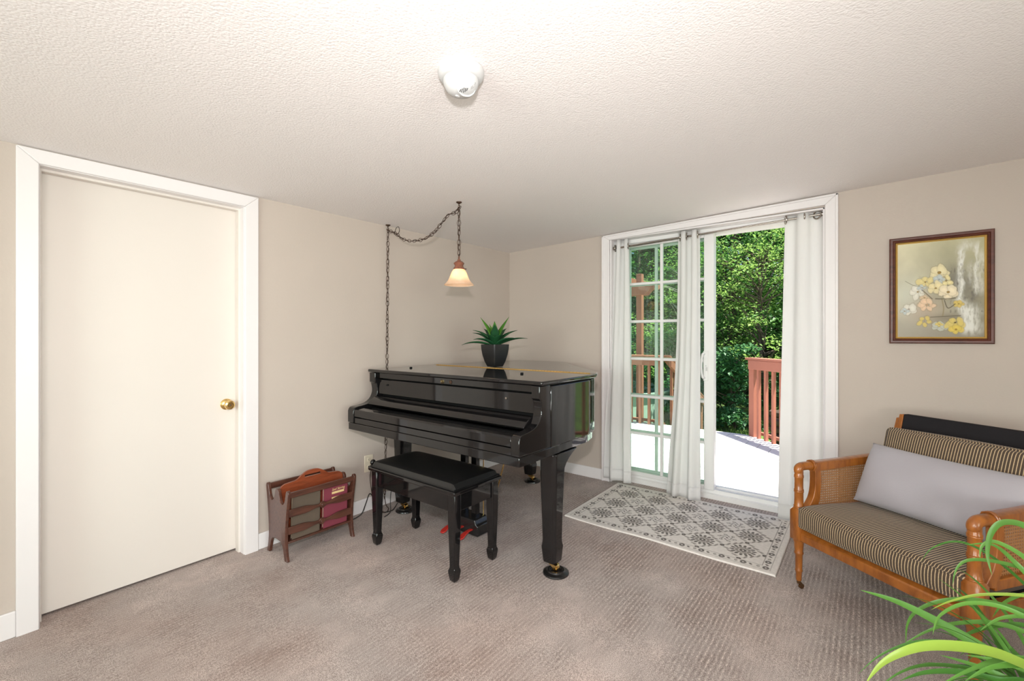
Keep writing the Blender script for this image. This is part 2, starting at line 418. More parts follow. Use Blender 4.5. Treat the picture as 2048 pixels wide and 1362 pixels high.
# raised back band on the casing
mb = MB(); mb.box(-.026,-.016,yo0,yo0+.016,0,cz(0,yo0)-.008); mb.box(-.026,-.016,yo1-.016,yo1,0,cz(0,yo1)-.008)
mb.hexa([(-.026,yo0,cz(0,yo0)-.022),(-.016,yo0,cz(0,yo0)-.022),(-.016,yo1,cz(0,yo1)-.022),(-.026,yo1,cz(0,yo1)-.022),(-.026,yo0,cz(0,yo0)-.008),(-.016,yo0,cz(0,yo0)-.008),(-.016,yo1,cz(0,yo1)-.008),(-.026,yo1,cz(0,yo1)-.008)])
mb.build('back_band', M['trim'], g, bevel=.003)
mb = MB(); mb.box(.0,.26,GY1-.012,GY1+.005,0,GZ); mb.box(.0,.26,GY0-.005,GY0+.012,0,GZ); mb.box(0,.26,GY0,GY1,GZ-.012,GZ+.005)
mb.build('jamb', M['trim'], g, bevel=.002)
mb = MB(); mb.box(.085,.26,GY1-.045,GY1-.012,.0,GZ-.012); mb.box(.085,.26,GY0+.012,GY0+.045,0,GZ-.012); mb.box(.085,.26,GY0,GY1,2.122,GZ-.012)
mb.build('door_frame', M['vinyl'], g, bevel=.003)
mb = MB(); mb.prism([(.095,-.04),(.30,-.06),(.30,.05),(.272,.066),(.235,.066),(.235,.05),(.165,.05),(.165,.066),(.155,.066),(.155,.05),(.135,.05),(.128,.072),(.118,.072),(.112,.045),(.095,.04)], 'y', GY0, GY1)
mb.build('sill', M['vinyl'], g, smooth=False)
MZ = [.44, .77, 1.10, 1.43, 1.762]
def panel(name, x0, x1, y0, y1, st_lo, st_hi, z0, zg0, zg1, z1, vm, handle):
    mb = MB(); mb.box(x0,x1,y0,y0+st_lo,z0,z1); mb.box(x0,x1,y1-st_hi,y1,z0,z1); mb.box(x0,x1,y0+st_lo,y1-st_hi,z0,zg0); mb.box(x0,x1,y0+st_lo,y1-st_hi,zg1,z1)
    p = mb.build(name, M['vinyl'], g, bevel=.004)
    xm = (x0+x1)/2
    mb = MB(); mb.box(xm-.004, xm+.004, y0+st_lo-.005, y1-st_hi+.005, zg0-.005, zg1+.005); mb.build('glass_pane', M['glass'], p, smooth=False)
    mb = MB(); mb.box(xm-.012, xm+.012, vm-.0125, vm+.0125, zg0, zg1)
    for z in MZ: mb.box(xm-.0115, xm+.0115, y0+st_lo, y1-st_hi, z-.0115, z+.0115)
    mb.build('glazing_bars', M['vinyl'], p, bevel=.004)
    return p
panel('fixed_panel', .185, .225, -1.99, -1.20, .07, .06, .066, .105, 2.085, 2.122, -1.50, False)
sl = panel('sliding_panel', .10, .145, -2.004, -1.225, .076, .05, .068, .101, 2.091, 2.122, -1.578, True)
mb = MB(); mb.tube(smoothpath([(.100,-1.935,1.155),(.062,-1.93,1.158),(.052,-1.925,1.12),(.052,-1.922,1.06),(.052,-1.925,1.0),(.062,-1.93,.968),(.100,-1.935,.965)], 6), .0085, 10); mb.box(.092,.102,-1.962,-1.925,.94,1.18)
mb.build('pull_handle', M['vinyl'], sl, bevel=.003)
mb = MB(); mb.lathe([(0,0),(.006,0),(.005,.004),(0,.004)], (.093,-1.945,1.06), 10, M=Matrix.Rotation(-PI/2,3,'Y')); mb.box(.086,.096,-1.957,-1.945,1.02,1.05); mb.build('latch', M['plastic'], sl)

# curtain rod and curtains -------------------------------------------------------
def rodz(y): return 2.092 + (y+1.326)*(-.0305)
RXX = .04
r = thing('curtain_rod', (RXX, -1.95, 2.1), 'thin nickel tension rod across the top of the patio door', 'curtain rod')
mb = MB(); mb.tube([(RXX,GY1-.016,rodz(GY1)),(RXX,-1.9,rodz(-1.9))], .009, 12); mb.build('rod_sleeve', M['nickel'], r)
mb = MB(); mb.tube([(RXX,-1.88,rodz(-1.88)),(RXX,GY0+.016,rodz(GY0))], .0075, 12); mb.build('rod_tube', M['nickel'], r)
for y, s in ((GY1-.0125,-1),(GY0+.0125,1)):
    MB().lathe([(0,0),(.016,0),(.016,.01),(.011,.016),(0,.016)], (RXX,y,rodz(y)), 16, M=Matrix.Rotation(-s*PI/2,3,'X')).build('end_cap', M['nickel'], r)

def curtain(top, bot, nf, ztop, zbot, ampt, ampb, phase, xb, label, seed, bow=0.0, rings=None):
    rnd = random.Random(seed)
    root = thing('curtain', (RXX, (top[0]+top[1])/2, zbot), label, 'curtain', group='white curtains at the patio door')
    nu, nv = nf*14, 40
    k1, k2 = rnd.uniform(0,6), rnd.uniform(0,6)
    def fn(u, v):
        zz = ztop + (zbot-ztop)*v
        e = v**.8
        y0 = top[0]+(bot[0]-top[0])*e + bow*math.sin(PI*v); y1 = top[1]+(bot[1]-top[1])*e
        uu = u + .018*math.sin(7*u+k1+2.5*v)*v
        y = y0+(y1-y0)*uu
        am = ampt+(ampb-ampt)*min(1, v*1.6)
        ph = phase + 2*PI*nf*u/2*1.0
        x = RXX + (xb-RXX)*min(1, v*1.25)**1.1 + am*math.sin(ph + .5*v*math.sin(3*u+k2)) + .3*am*math.sin(2.3*ph+k1)*v
        y += .25*am*math.sin(2*ph)*(1-.3*v)
        return (min(x, .072), y, zz)
    o = MB().grid(fn, nu, nv).build('curtain_panel', M['curtain'], root, solid=.002, ang=80)
    # hem band
    mb = MB(); mb.grid(lambda u, v: tuple(Vector(fn(u, .952+.047*v)) + Vector((-.0022,0,0))), nu, 3); mb.build('hem', M['curtain'], root, solid=.002, ang=80)
    for u, yaw in rings:
        y = top[0]+(top[1]-top[0])*u
        q = fn(u, (ztop-rodz(y))/(ztop-zbot)); mb = MB()
        pts = [(RXX+.027*math.cos(a_)*math.cos(yaw), q[1]+.027*math.cos(a_)*math.sin(yaw), rodz(y)+.027*math.sin(a_)) for a_ in [2*PI*k/24 for k in range(24)]]
        mb.tube(pts, .0055, 8, closed=True); mb.build('grommet', M['nickel'], root)
    return root
curtain((-1.175,-1.315), (-1.115,-1.378), 4, 2.155, .035, .022, .020, .4, -.045, 'white curtain panel gathered beside the piano end of the patio door', 1, .0, ((.1,.2),(.9,.35)))
curtain((-1.742,-1.912), (-1.668,-1.940), 4, 2.15, .016, .024, .024, 1.2, -.048, 'white curtain panel gathered in the middle of the patio door', 2, -.035, ((.08,.3),(.42,.25),(.9,.3)))
curtain((-2.502,-2.722), (-2.470,-2.735), 3, 2.158, .016, .022, .018, .2, -.050, 'white curtain panel gathered beside the cane armchair', 3, .0, ((.03,.3),(.5,.2),(.84,1.0)))

# ------------------------------------------------------------------ grand piano
pn = thing('grand_piano', (-1.2, -.9, fz(-1.2)), 'glossy black baby grand piano with its lid closed in the corner', 'piano')
PT, PB = -1.645, -.155           # treble and bass sides
def outline(o, fx=-1.785):                    # seen from above; o > 0 grows it
    pts = [(fx-o, PB+o), (fx-o, PT-o), (fx+.013, PT-o), (-1.55, PT-o), (-1.30, PT-o), (-1.28, PT-o)]
    bent = [(-1.13,-1.603),(-1.0,-1.525),(-.87,-1.413),(-.75,-1.29),(-.63,-1.165),(-.50,-1.05),(-.37,-.955),(-.26,-.86),(-.19,-.76),(-.15,-.64),(-.14,-.50),(-.17,-.36),(-.25,-.24),(-.37,-.175),(-.52,-.155)]
    b_ = smoothpath([(x,y,0) for x,y in [(-1.28,PT)]+bent], 4)[1:]
    res = []
    for i, p in enumerate(b_):
        t = (b_[min(i+1,len(b_)-1)] - b_[max(i-1,0)]).normalized(); n_ = Vector((t.y, -t.x, 0))
        q = p + n_*o; res.append((q.x, q.y))
    return pts + res + [(-.60, PB+o), (-1.2, PB+o), (fx+.013, PB+o)]
# case (rim)
mb = MB(); mb.prism(outline(0, -1.69), 'z', .70, 1.032); rim = mb.build('case', M['black'], pn, bevel=.006)
mb = MB(); mb.prism([(x, y) for x, y in outline(-.014)], 'z', .655, .702); mb.build('bottom_frame', M['black'], pn, bevel=.004)
mb = MB(); mb.box(-1.3,-1.18,-1.45,-.25,.612,.656); mb.box(-1.25,-.45,-.62,-.52,.612,.656); mb.build('bottom_brace', M['blacksatin'], pn, bevel=.004)
# lid: front flap and main lid, joined by a long brass hinge
lo = outline(.018); HX = -1.185
flap = [(-1.803,PB+.018),(-1.803,PT-.018),(HX-.003,-1.648),(HX-.003,PB+.018)]
main = [p for p in lo if p[0] > HX+.003] ; main = [(HX+.003, PB+.018), (HX+.003, -1.640)] + main
mb = MB(); mb.prism(flap, 'z', 1.040, 1.062); lf = mb.build('front_lid', M['black'], pn, bevel=.007, seg=3)
mb = MB(); mb.prism(main, 'z', 1.040, 1.062); lm = mb.build('main_lid', M['black'], pn, bevel=.007, seg=3)
mb = MB(); mb.prism([(x,y) for x,y in outline(-.012)], 'z', 1.030, 1.0415); mb.build('lid_rebate', M['blackmat'], pn)
mb = MB()
n_ = 58
for k in range(n_):
    y0 = -1.60 + (1.42)*k/n_; y1 = y0 + 1.42/n_ - .003
    mb.tube([(HX,y0,1.0635),(HX,y1,1.0635)], .0038, 8)
mb.box(HX-.010,HX+.010,-1.60,-.18,1.0605,1.063); mb.build('lid_hinge', M['brass'], pn, smooth=True)
for x, y in ((-1.56,-.32),(-1.475,-1.285)):
    MB().lathe([(0,0),(.010,0),(.010,.006),(.008,.009),(0,.009)], (x,y,1.062), 14).build('rubber_bumper', M['blackmat'], lf)
# arms (cheeks) with the scroll outline
def cheek(y0, y1, nm):
    cur = smoothpath([(-1.790,.965,0),(-1.782,.93,0),(-1.783,.895,0),(-1.803,.855,0),(-1.845,.828,0),(-1.90,.817,0),(-1.940,.813,0),(-1.962,.805,0),(-1.972,.785,0)], 5)
    poly = [(-1.70,1.038),(-1.800,1.038),(-1.800,.970)] + [(p.x,p.y) for p in cur] + [(-1.972,.706),(-1.70,.706)]
    mb = MB(); mb.prism(poly, 'y', y0, y1); return mb.build(nm, M['black'], pn, bevel=.006, seg=3)
cheek(PT-.002, PT+.052, 'arm'); cheek(PB-.066, PB+.002, 'arm')
yi0, yi1 = PT+.052, PB-.066
mb = MB(); mb.box(-1.968,-1.60,PT+.001,PB-.001,.656,.704); mb.build('keybed', M['black'], pn, bevel=.004)
mb = MB(); mb.prism([(-1.964,.7045),(-1.964,.743),(-1.90,.743),(-1.90,.7045)], 'y', yi0, yi1); mb.build('lower_fascia', M['black'], pn, bevel=.003)
mb = MB(); mb.prism([(-1.966,.748),(-1.967,.790),(-1.960,.799),(-1.915,.804),(-1.908,.798),(-1.906,.748)], 'y', yi0+.003, yi1-.003); mb.build('key_slip', M['black'], pn, bevel=.003)
mb = MB(); mb.prism([(-1.906,.70),(-1.906,.776),(-1.895,.778),(-1.886,.770),(-1.874,.772),(-1.866,.783),(-1.852,.784),(-1.846,.776),(-1.836,.780),(-1.828,.79),(-1.80,.79),(-1.80,.70)], 'y', yi0+.002, yi1-.002); mb.build('key_cover', M['blackmat'], pn)
mb = MB(); mb.prism([(-1.855,.838),(-1.865,.826),(-1.858,.818),(-1.80,.80),(-1.762,.80),(-1.762,.872),(-1.785,.876),(-1.815,.866)], 'y', yi0+.002, yi1-.002); mb.build('fallboard_roll', M['black'], pn, bevel=.004, seg=3)
mb = MB(); mb.box(-1.772,-1.72,yi0+.002,yi1-.002,.886,.991); fb = mb.build('fallboard', M['black'], pn, bevel=.004)
mb = MB(); mb.box(-1.735,-1.70,yi0+.002,yi1-.002,.80,1.036); mb.build('fallboard_back', M['blackmat'], pn)
mb = MB(); mb.box(-1.778,-1.72,yi0+.002,yi1-.002,.999,1.038); tr = mb.build('front_rail', M['black'], pn, bevel=.003)
mb = MB(); Mx = Matrix.Rotation(-PI/2,3,'Y')
mb.lathe([(0,0),(.011,0),(.011,.004),(.006,.006),(.005,.004),(0,.004)], (-1.778,-.968,1.016), 18, M=Mx); mb.build('lid_lock', M['chain'], tr)
for y in (-.33,-1.405):
    MB().lathe([(0,0),(.007,0),(.006,.007),(0,.007)], (-1.772,y,.955), 12, M=Mx).build('bumper', M['blackmat'] if y > -1 else M['nickel'], fb)
# legs: chamfered tapering posts with a flare at the top, brass casters
def oct_(cx, cy, z, hx, hy, ch=.3, x1=None):
    xl, xr = cx-hx, (cx+hx if x1 is None else x1); a_ = ch*min(hx,hy)
    return [(xl+a_,cy-hy,z),(xr-a_,cy-hy,z),(xr,cy-hy+a_,z),(xr,cy+hy-a_,z),(xr-a_,cy+hy,z),(xl+a_,cy+hy,z),(xl,cy+hy-a_,z),(xl,cy-hy+a_,z)]
def pleg(cx, cy, flare):
    g0 = fz(cx); mb = MB()
    prof = [(.066,.040,None),(.074,.043,None),(.150,.050,None),(.168,.046,None),(.185,.0445,None),(.30,.047,None),(.545,.055,None)]
    rings = [oct_(cx,cy,g0+z,h,h) for z,h,_ in prof]
    if flare:
        for z, h, ex in  ((.565,.055,.060),(.59,.055,.080),(.613,.055,.110),(.635,.055,.150),(.652,.055,.195)):
            rings.append(oct_(cx,cy,min(.657,g0+z+.016),h,h,.3,cx+ex))
    else:
        rings += [oct_(cx,cy,g0+.60,.070,.070), oct_(cx,cy,.657,.075,.075)]
    mb.loft(rings); L = mb.build('leg', M['black'], pn, bevel=.003)
    c = MB(); wx, wy = cx+.004, cy-.022
    c.box(cx-.012,cx+.012,cy-.012,cy+.012,g0+.052,g0+.068)
    for s_ in (-1,1): c.hexa([(wx+s_*.016-.003,cy+.012,g0+.05),(wx+s_*.016+.003,cy+.012,g0+.05),(wx+s_*.016+.003,wy-.012,g0+.022),(wx+s_*.016-.003,wy-.012,g0+.022),(wx+s_*.016-.003,cy+.014,g0+.058),(wx+s_*.016+.003,cy+.014,g0+.058),(wx+s_*.016+.003,wy-.008,g0+.05),(wx+s_*.016-.003,wy-.008,g0+.05)])
    c.lathe([(0,-.013),(.017,-.013),(.019,-.008),(.019,.008),(.017,.013),(0,.013)], (wx,wy,g0+.0335), 18, M=Matrix.Rotation(PI/2,3,'Y'))
    c.build('caster', M['brass'], L)
    k = MB(); k.lathe([(0,.0),(.070,.0),(.073,.004),(.071,.011),(.052,.017),(.047,.024),(.036,.024),(.031,.0135),(0,.0135)], (wx,wy,g0), 32)
    return k.build('caster_cup', M['blacksatin'], origin=(wx,wy,g0), bevel=.001)
cups = [pleg(-1.598,-1.590,True), pleg(-1.548,-.212,True), pleg(-.425,-.58,False)]
for o, l in zip(cups, ('black round caster cup under the front piano leg nearest the rug','black round caster cup under the piano leg beside the left wall','black round caster cup under the rear tail leg of the piano')): tag(o, l, 'caster cup', 'caster cups under the piano')
# pedal lyre
mb = MB(); bx0, bx1, by0, by1 = -1.575, -1.455, -1.005, -.735; gz = fz(-1.55)
mb.prism([(-.735+.0,gz+.022),(-.735,gz+.088),(-.752,gz+.098),(-.765,gz+.125),(-.975,gz+.125),(-.988,gz+.098),(-1.005,gz+.088),(-1.005,gz+.022)], 'x', bx0, bx1); ly = mb.build('pedal_box', M['blacksatin'], pn, bevel=.006)
for y in (-.825,-.925): MB().box(-1.53,-1.49,y-.022,y+.022,gz+.12,.658).build('lyre_post', M['black'], pn, bevel=.005)
for y in (-.79,-.87,-.96): MB().tube([(-1.47,y,gz+.12),(-1.47,y,.658)], .0035, 8).build('pedal_rod', M['brass'], pn)
for y in (-.76,-.99): MB().tube([(-1.45,y,gz+.09),(-1.20,y*1.0-.0,.612)], .005, 8).build('lyre_brace', M['brass'], pn)
for y in (-.79,-.87,-.95):
    pts = [(-1.55,y,gz+.058),(-1.60,y,gz+.060),(-1.64,y,gz+.052),(-1.67,y,gz+.040),(-1.69,y,gz+.034)]
    rings = []
    for (x,yy,z), w_ in zip(pts, (.011,.011,.016,.021,.012)): rings.append([(x,yy-w_,z-.005),(x,yy+w_,z-.005),(x,yy+w_,z+.005),(x,yy-w_,z+.005)])
    MB().loft(rings).build('pedal', M['redfelt'], ly, bevel=.003)

# ------------------------------------------------------------------ bench
gz = fz(-1.83)
bn = thing('piano_bench', (-1.83,-.86,gz), 'black padded piano bench in front of the keyboard', 'bench')
x0,x1,y0,y1 = -2.040,-1.650,-1.270,-.495
BH = .058
mb = MB()
def seat(u, v):
    su, sv = 2*u-1, 2*v-1
    f = (1-abs(su)**10)*(1-abs(sv)**18); h = BH+.440 + .034*max(0, f)**.3 + .006*(1-su*su)*(1-sv*sv)
    return (x0+.012+(x1-x0-.024)*u, y0+.012+(y1-y0-.024)*v, gz+h)
mb.grid(seat, 26, 44); mb.box(x0+.014,x1-.014,y0+.014,y1-.014,gz+BH+.43,gz+BH+.441); st = mb.build('seat', M['leather'], bn)
MB().tube([(x0+.012,y0+.012,gz+BH+.441),(x1-.012,y0+.012,gz+BH+.441),(x1-.012,y1-.012,gz+BH+.441),(x0+.012,y1-.012,gz+BH+.441)], .004, 8, closed=True).build('piping', M['leather'], st)
MB().box(x0,x1,y0,y1,gz+BH+.412,gz+BH+.434).build('top_board', M['black'], bn, bevel=.006)
MB().box(x0+.025,x0+.043,y0+.03,y1-.03,gz+BH+.315,gz+BH+.413).build('apron', M['black'], bn, bevel=.003)
MB().box(x1-.043,x1-.025,y0+.03,y1-.03,gz+BH+.315,gz+BH+.413).build('apron', M['black'], bn, bevel=.003)
MB().box(x0+.03,x1-.03,y0+.025,y0+.043,gz+BH+.315,gz+BH+.413).build('apron', M['black'], bn, bevel=.003)
MB().box(x0+.03,x1-.03,y1-.043,y1-.025,gz+BH+.315,gz+BH+.413).build('apron', M['black'], bn, bevel=.003)
for cx in (x0+.041, x1-.041):
    for cy in (y0+.041, y1-.041):
        rg = [oct_(cx,cy,gz+z,h,h,.18) for z,h in ((.0,.012),(.012,.020),(.05,.026),(.062,.026),(.074,.021),(.085,.0195),(.33,.027),(.412+BH,.027))]
        MB().loft(rg).build('leg', M['black'], bn, bevel=.002)
for yy, s in ((y1,1),):
    mb = MB(); mb.tube([(x0+.05,yy-.01,gz+BH+.443),(x0+.05,yy+.012,gz+BH+.443)], .007, 10); mb.ball((x0+.05,yy+.02,gz+BH+.448), .019, .016, .019); mb.build('height_knob', M['black'], bn)

# ------------------------------------------------------------------ magazine rack with books
gz = fz(-2.24)
mr = thing('magazine_rack', (-2.24,-.19,gz), 'dark mahogany magazine rack standing against the wall by the door', 'magazine rack')
cy = -.19
half = smoothpath([(.008,.405,0),(.022,.392,0),(.030,.36,0),(.045,.335,0),(.070,.325,0),(.092,.34,0),(.105,.37,0),(.112,.398,0),(.122,.415,0),(.138,.414,0),(.145,.398,0)], 4)
out_ = smoothpath([(.145,.398,0),(.138,.36,0),(.128,.31,0),(.118,.25,0),(.110,.18,0),(.108,.12,0),(.113,.07,0),(.124,.02,0),(.132,.0,0)], 3)[1:]
inn = smoothpath([(.098,.0,0),(.090,.03,0),(.074,.075,0),(.050,.098,0),(.0,.104,0)], 3)
hp = [(p.x,p.y) for p in half+out_+inn]
full = [(cy-a_,z+gz) for a_,z in hp] + [(cy+a_,z+gz) for a_,z in hp[::-1][1:]]
for xx in (-2.463,-2.038):
    e_ = MB().prism(full, 'x', xx, xx+.018).build('end_panel', M['rack'], mr, bevel=.004, seg=2)
xl, xr = -2.447, -2.036
def yrow(z): return .108 + max(0,(z-.12))**1.35*.155
for s in (-1,1):
    yt = cy+s*.133
    MB().hexa([(xl,yt-.006,gz+.372),(xr,yt-.006,gz+.372),(xr,yt+.006,gz+.372),(xl,yt+.006,gz+.372),(xl,yt-.006+s*.006,gz+.408),(xr,yt-.006+s*.006,gz+.408),(xr,yt+.006+s*.006,gz+.408),(xl,yt+.006+s*.006,gz+.408)]).build('top_rail', M['rack'], mr, bevel=.003)
    for zc in (.276,.172):
        yy = cy+s*(yrow(zc)+.003)
        up, dn = [], []
        for k in range(81):
            t = -1+2*k/80; x = (xl+xr)/2 + t*(xr-xl)/2
            a_ = abs(t); 
            q_ = min(1,max(0,(a_-.16)/.42)); hw = .0085+.0135*q_*q_*(3-2*q_)
            off = .004*a_
            if a_ < .095: hw = max(hw, math.sqrt(max(0,.095**2-a_**2))*(xr-xl)/2*1.02)
            up.append((x, gz+zc+off+hw)); dn.append((x, gz+zc+off-hw))
        ra = MB().prism(up+dn[::-1], 'y', yy-.006, yy+.006).build('slat', M['rack'], mr, bevel=.002)
        if s < 0:
            MB().lathe([(0,0),(.017,0),(.016,.004),(.011,.003),(.009,.006),(0,.007)], ((xl+xr)/2, yy-.006, gz+zc), 20, M=Matrix.Rotation(PI/2,3,'X')).build('rosette', M['rack'], ra)
MB().box(xl,xr,cy-.115,cy+.115,gz+.100,gz+.112).build('bottom_board', M['rack'], mr, bevel=.003)
top = smoothpath([(-1,.385,0),(-.97,.405,0),(-.86,.420,0),(-.70,.424,0),(-.5,.430,0),(-.36,.450,0),(-.18,.470,0),(0,.474,0),(.18,.470,0),(.36,.450,0),(.5,.430,0),(.7,.424,0),(.86,.420,0),(.97,.405,0),(1,.385,0)], 3)
X = lambda t: (xl+xr)/2 + t*(xr-xl)/2
# handle board with a slot: built as the strip above the slot and the board around it
sl0, sl1, sz0, sz1 = -.26, .26, .434, .448
def ring_board():
    mb = MB(); tp = [(X(p.x), gz+p.y) for p in top]
    L_ = [q for q in tp if q[0] <= X(sl0)]; R_ = [q for q in tp if q[0] >= X(sl1)]; Mi = [q for q in tp if X(sl0) < q[0] < X(sl1)]
    def at(x):
        for (xa,za),(xb,zb) in zip(tp,tp[1:]):
            if xa <= x <= xb: return za+(zb-za)*(x-xa)/max(1e-9,xb-xa)
    zl, zr = at(X(sl0)), at(X(sl1))
    mb.prism([(X(-1),gz+.112)]+L_+[(X(sl0),zl),(X(sl0),gz+.112)], 'y', cy-.007, cy+.007)
    mb.prism([(X(sl1),gz+.112),(X(sl1),zr)]+R_+[(X(1),gz+.112)], 'y', cy-.007, cy+.007)
    mb.prism([(X(sl0),gz+sz1),(X(sl0),zl)]+Mi+[(X(sl1),zr),(X(sl1),gz+sz1)], 'y', cy-.007, cy+.007)
    mb.box(X(sl0),X(sl1),cy-.007,cy+.007,gz+.112,gz+sz0)
    return mb.build('handle_divider', M['rackred'], mr, smooth=False)
ring_board()
def book(x0, x1, h, th, cover, label, ylean):
    b_ = thing('book', ((x0+x1)/2, cy-.09, gz+.113), label, 'book')
    def bx(m_, a0, a1, d0, d1, z0, z1, inset=0):
        # leans outwards with the slats
        def Y(d, z): return cy-.100 - ylean*(z/h) + d
        m_.hexa([(a0,Y(d0,z0),gz+.113+z0),(a1,Y(d0,z0),gz+.113+z0),(a1,Y(d1,z0),gz+.113+z0),(a0,Y(d1,z0),gz+.113+z0),(a0,Y(d0,z1),gz+.113+z1),(a1,Y(d0,z1),gz+.113+z1),(a1,Y(d1,z1),gz+.113+z1),(a0,Y(d1,z1),gz+.113+z1)])
    m_ = MB(); bx(m_, x0,x1,0,.003,0,h); bx(m_, x0,x1,th-.003,th,0,h); bx(m_, x1-.003,x1,0,th,0,h); m_.build('cover', cover, b_, smooth=False)
    m_ = MB(); bx(m_, x0+.004,x1-.003,.003,th-.003,.004,h-.004); m_.build('pages', M['pages'], b_, smooth=False)
    return b_, (lambda z: cy-.100-ylean*(z/h))
bk, Yf = book(-2.225,-2.062,.275,.022,M['bookmaroon'],'maroon songbook with gold lettering standing in the magazine rack',.012)
book(-2.420,-2.248,.270,.020,M['bookbrown'],'worn brown book standing in the magazine rack beside the maroon songbook',.012)
def text(body, size, loc, rot, m, parent, name, shear=0, extrude=.0004, sx=1):
    cu = bpy.data.curves.new(name, 'FONT'); cu.body = body; cu.size = size; cu.shear = shear; cu.extrude = extrude; cu.align_x = 'CENTER'; cu.offset = .0
    tmp = bpy.data.objects.new(name, cu); C.objects.link(tmp); bpy.context.view_layer.update()
    me = bpy.data.meshes.new_from_object(tmp.evaluated_get(bpy.context.evaluated_depsgraph_get())); bpy.data.objects.remove(tmp)
    me.materials.clear(); me.materials.append(m)
    o = bpy.data.objects.new(name, me); C.objects.link(o); o.parent = parent
    lo_ = ORG.get(parent.name, (0,0,0)); o.location = [a_-b_ for a_,b_ in zip(loc, lo_)]; o.rotation_euler = rot; o.scale = (sx,1,1); return o
lean = math.atan(.012/.262)
text('Soul Stirring', .022, (-2.128, Yf(.224)-.0008, gz+.113+.224), (PI/2+lean,0,0), M['goldletter'], bk, 'title_lettering', .28, sx=.80)
m_ = MB()
for za, zb in ((.203,.217),): m_.hexa([(-2.172,Yf(za)-.0006,gz+.113+za),(-2.088,Yf(za)-.0006,gz+.113+za),(-2.088,Yf(za)+.001,gz+.113+za),(-2.172,Yf(za)+.001,gz+.113+za),(-2.172,Yf(zb)-.0006,gz+.113+zb),(-2.088,Yf(zb)-.0006,gz+.113+zb),(-2.088,Yf(zb)+.001,gz+.113+zb),(-2.172,Yf(zb)+.001,gz+.113+zb)])
for za, zb in ((.172,.183),(.160,.167)): m_.hexa([(-2.172,Yf(za)-.0006,gz+.113+za),(-2.09,Yf(za)-.0006,gz+.113+za),(-2.09,Yf(za)+.001,gz+.113+za),(-2.172,Yf(za)+.001,gz+.113+za),(-2.172,Yf(zb)-.0006,gz+.113+zb),(-2.09,Yf(zb)-.0006,gz+.113+zb),(-2.09,Yf(zb)+.001,gz+.113+zb),(-2.172,Yf(zb)+.001,gz+.113+zb)])
m_.build('gold_band', M['goldletter'], bk, smooth=False)

# ------------------------------------------------------------------ outlet and loose cables
ol = thing('wall_outlet', (-1.705,0,.335), 'ivory wall outlet behind the bench knob', 'outlet')
MB().box(-1.742,-1.668,-.006,0,.272,.398).build('cover_plate', M['ivory'], ol, bevel=.003)
for z in (.306,.364):
    q = MB().lathe([(0,0),(.017,0),(.016,.003),(0,.003)], (-1.705,-.006,z), 20, M=Matrix.Rotation(PI/2,3,'X')).build('receptacle', M['ivory'], ol)
    m_ = MB()
    for dx in (-.006,.006): m_.box(-1.705+dx-.001,-1.705+dx+.001,-.0098,-.0085,z-.002,z+.006)
    m_.ball((-1.705,-.009,z-.007), .0022, n=8); m_.build('slots', M['slot'], q)
def F(x, y, h=.004): return (x, y, fz(x)+h)
def cable(pts, r, m, label):
    o = MB().tube(smoothpath(pts, 8), r, 6).build('cable', m, origin=(pts[0][0],pts[0][1],fz(pts[0][0])))
    return tag(o, label, 'cable')
cable([(-1.93,-.10,.012-.02),(-1.86,-.14,.03),(-1.80,-.11,.085),(-1.74,-.07,.13),(-1.70,-.08,.06),(-1.68,-.14,-.006),(-1.62,-.17,-.008),(-1.56,-.13,-.01),(-1.50,-.08,-.008)], .0035, M['wirecable'], 'black cable looping over the carpet beside the piano leg at the wall')
cable([(-1.72,-.22,-.012),(-1.64,-.18,-.010),(-1.58,-.10,.03),(-1.54,-.06,.10),(-1.48,-.05,.16),(-1.42,-.05,.19),(-1.38,-.04,.10),(-1.36,-.06,-.008)], .0028, M['wirecable'], 'thin dark wire rising up the baseboard behind the piano leg')

# ------------------------------------------------------------------ swag pendant lamp
LX, LY = -1.577, -.838
WX, WY = -1.552, -.032
def hook(x, y, label):
    z = cz(x, y); h = thing('ceiling_hook', (x,y,z), label, 'hook', group='bronze ceiling hooks of the swag lamp')
    MB().lathe([(0,0),(.019,0),(.018,-.005),(.008,-.010),(.005,-.014),(0,-.014)], (x,y,z), 18).build('hook_plate', M['chain'], h)
    MB().tube(smoothpath([(x,y,z-.012),(x,y,z-.02),(x,y-.008,z-.03),(x,y,z-.04),(x,y+.008,z-.034)], 5), .0026, 8).build('hook_loop', M['chain'], h)
    return z
zl = hook(LX, LY, 'bronze ceiling hook above the lit glass lamp'); zw = hook(WX, WY, 'bronze ceiling hook beside the wall, above the long hanging chain')
lp = thing('pendant_lamp', (LX,LY,1.637), 'lit bell-shaped amber glass pendant lamp on a bronze swag chain', 'lamp')
def chain(path, name):
    pts = smoothpath(path, 30); mb = MB()
    # walk along the path
    acc, pitch, last, q, flip = 0.0, .0300, pts[0], [], 0
    q.append((pts[0], (pts[1]-pts[0]).normalized()))
    for a_, b_ in zip(pts, pts[1:]):
        acc += (b_-a_).length
        if acc >= pitch: q.append((b_, (b_-a_).normalized())); acc = 0
    for k, (p, t) in enumerate(q):
        up = Vector((1,.3,0)) if abs(t.z) > .5 else Vector((0,0,1))
        s_ = t.cross(up).normalized(); n_ = t.cross(s_).normalized()
        ax = (s_ if k % 2 else n_); rot = Matrix.Rotation(.35*math.sin(k*1.7), 3, t); ax = rot @ ax
        ring = [p + t*.0215*math.cos(w_) + ax*.0118*math.sin(w_) for w_ in [2*PI*j/14 for j in range(14)]]
        mb.tube(ring, .0019, 6, closed=True)
    return mb.build(name, M['chain'], lp)
top_l = (LX,LY,zl-.042); top_w = (WX,WY,zw-.042)
chain([top_l,(LX,LY,1.98),(LX,LY,1.815)], 'chain')
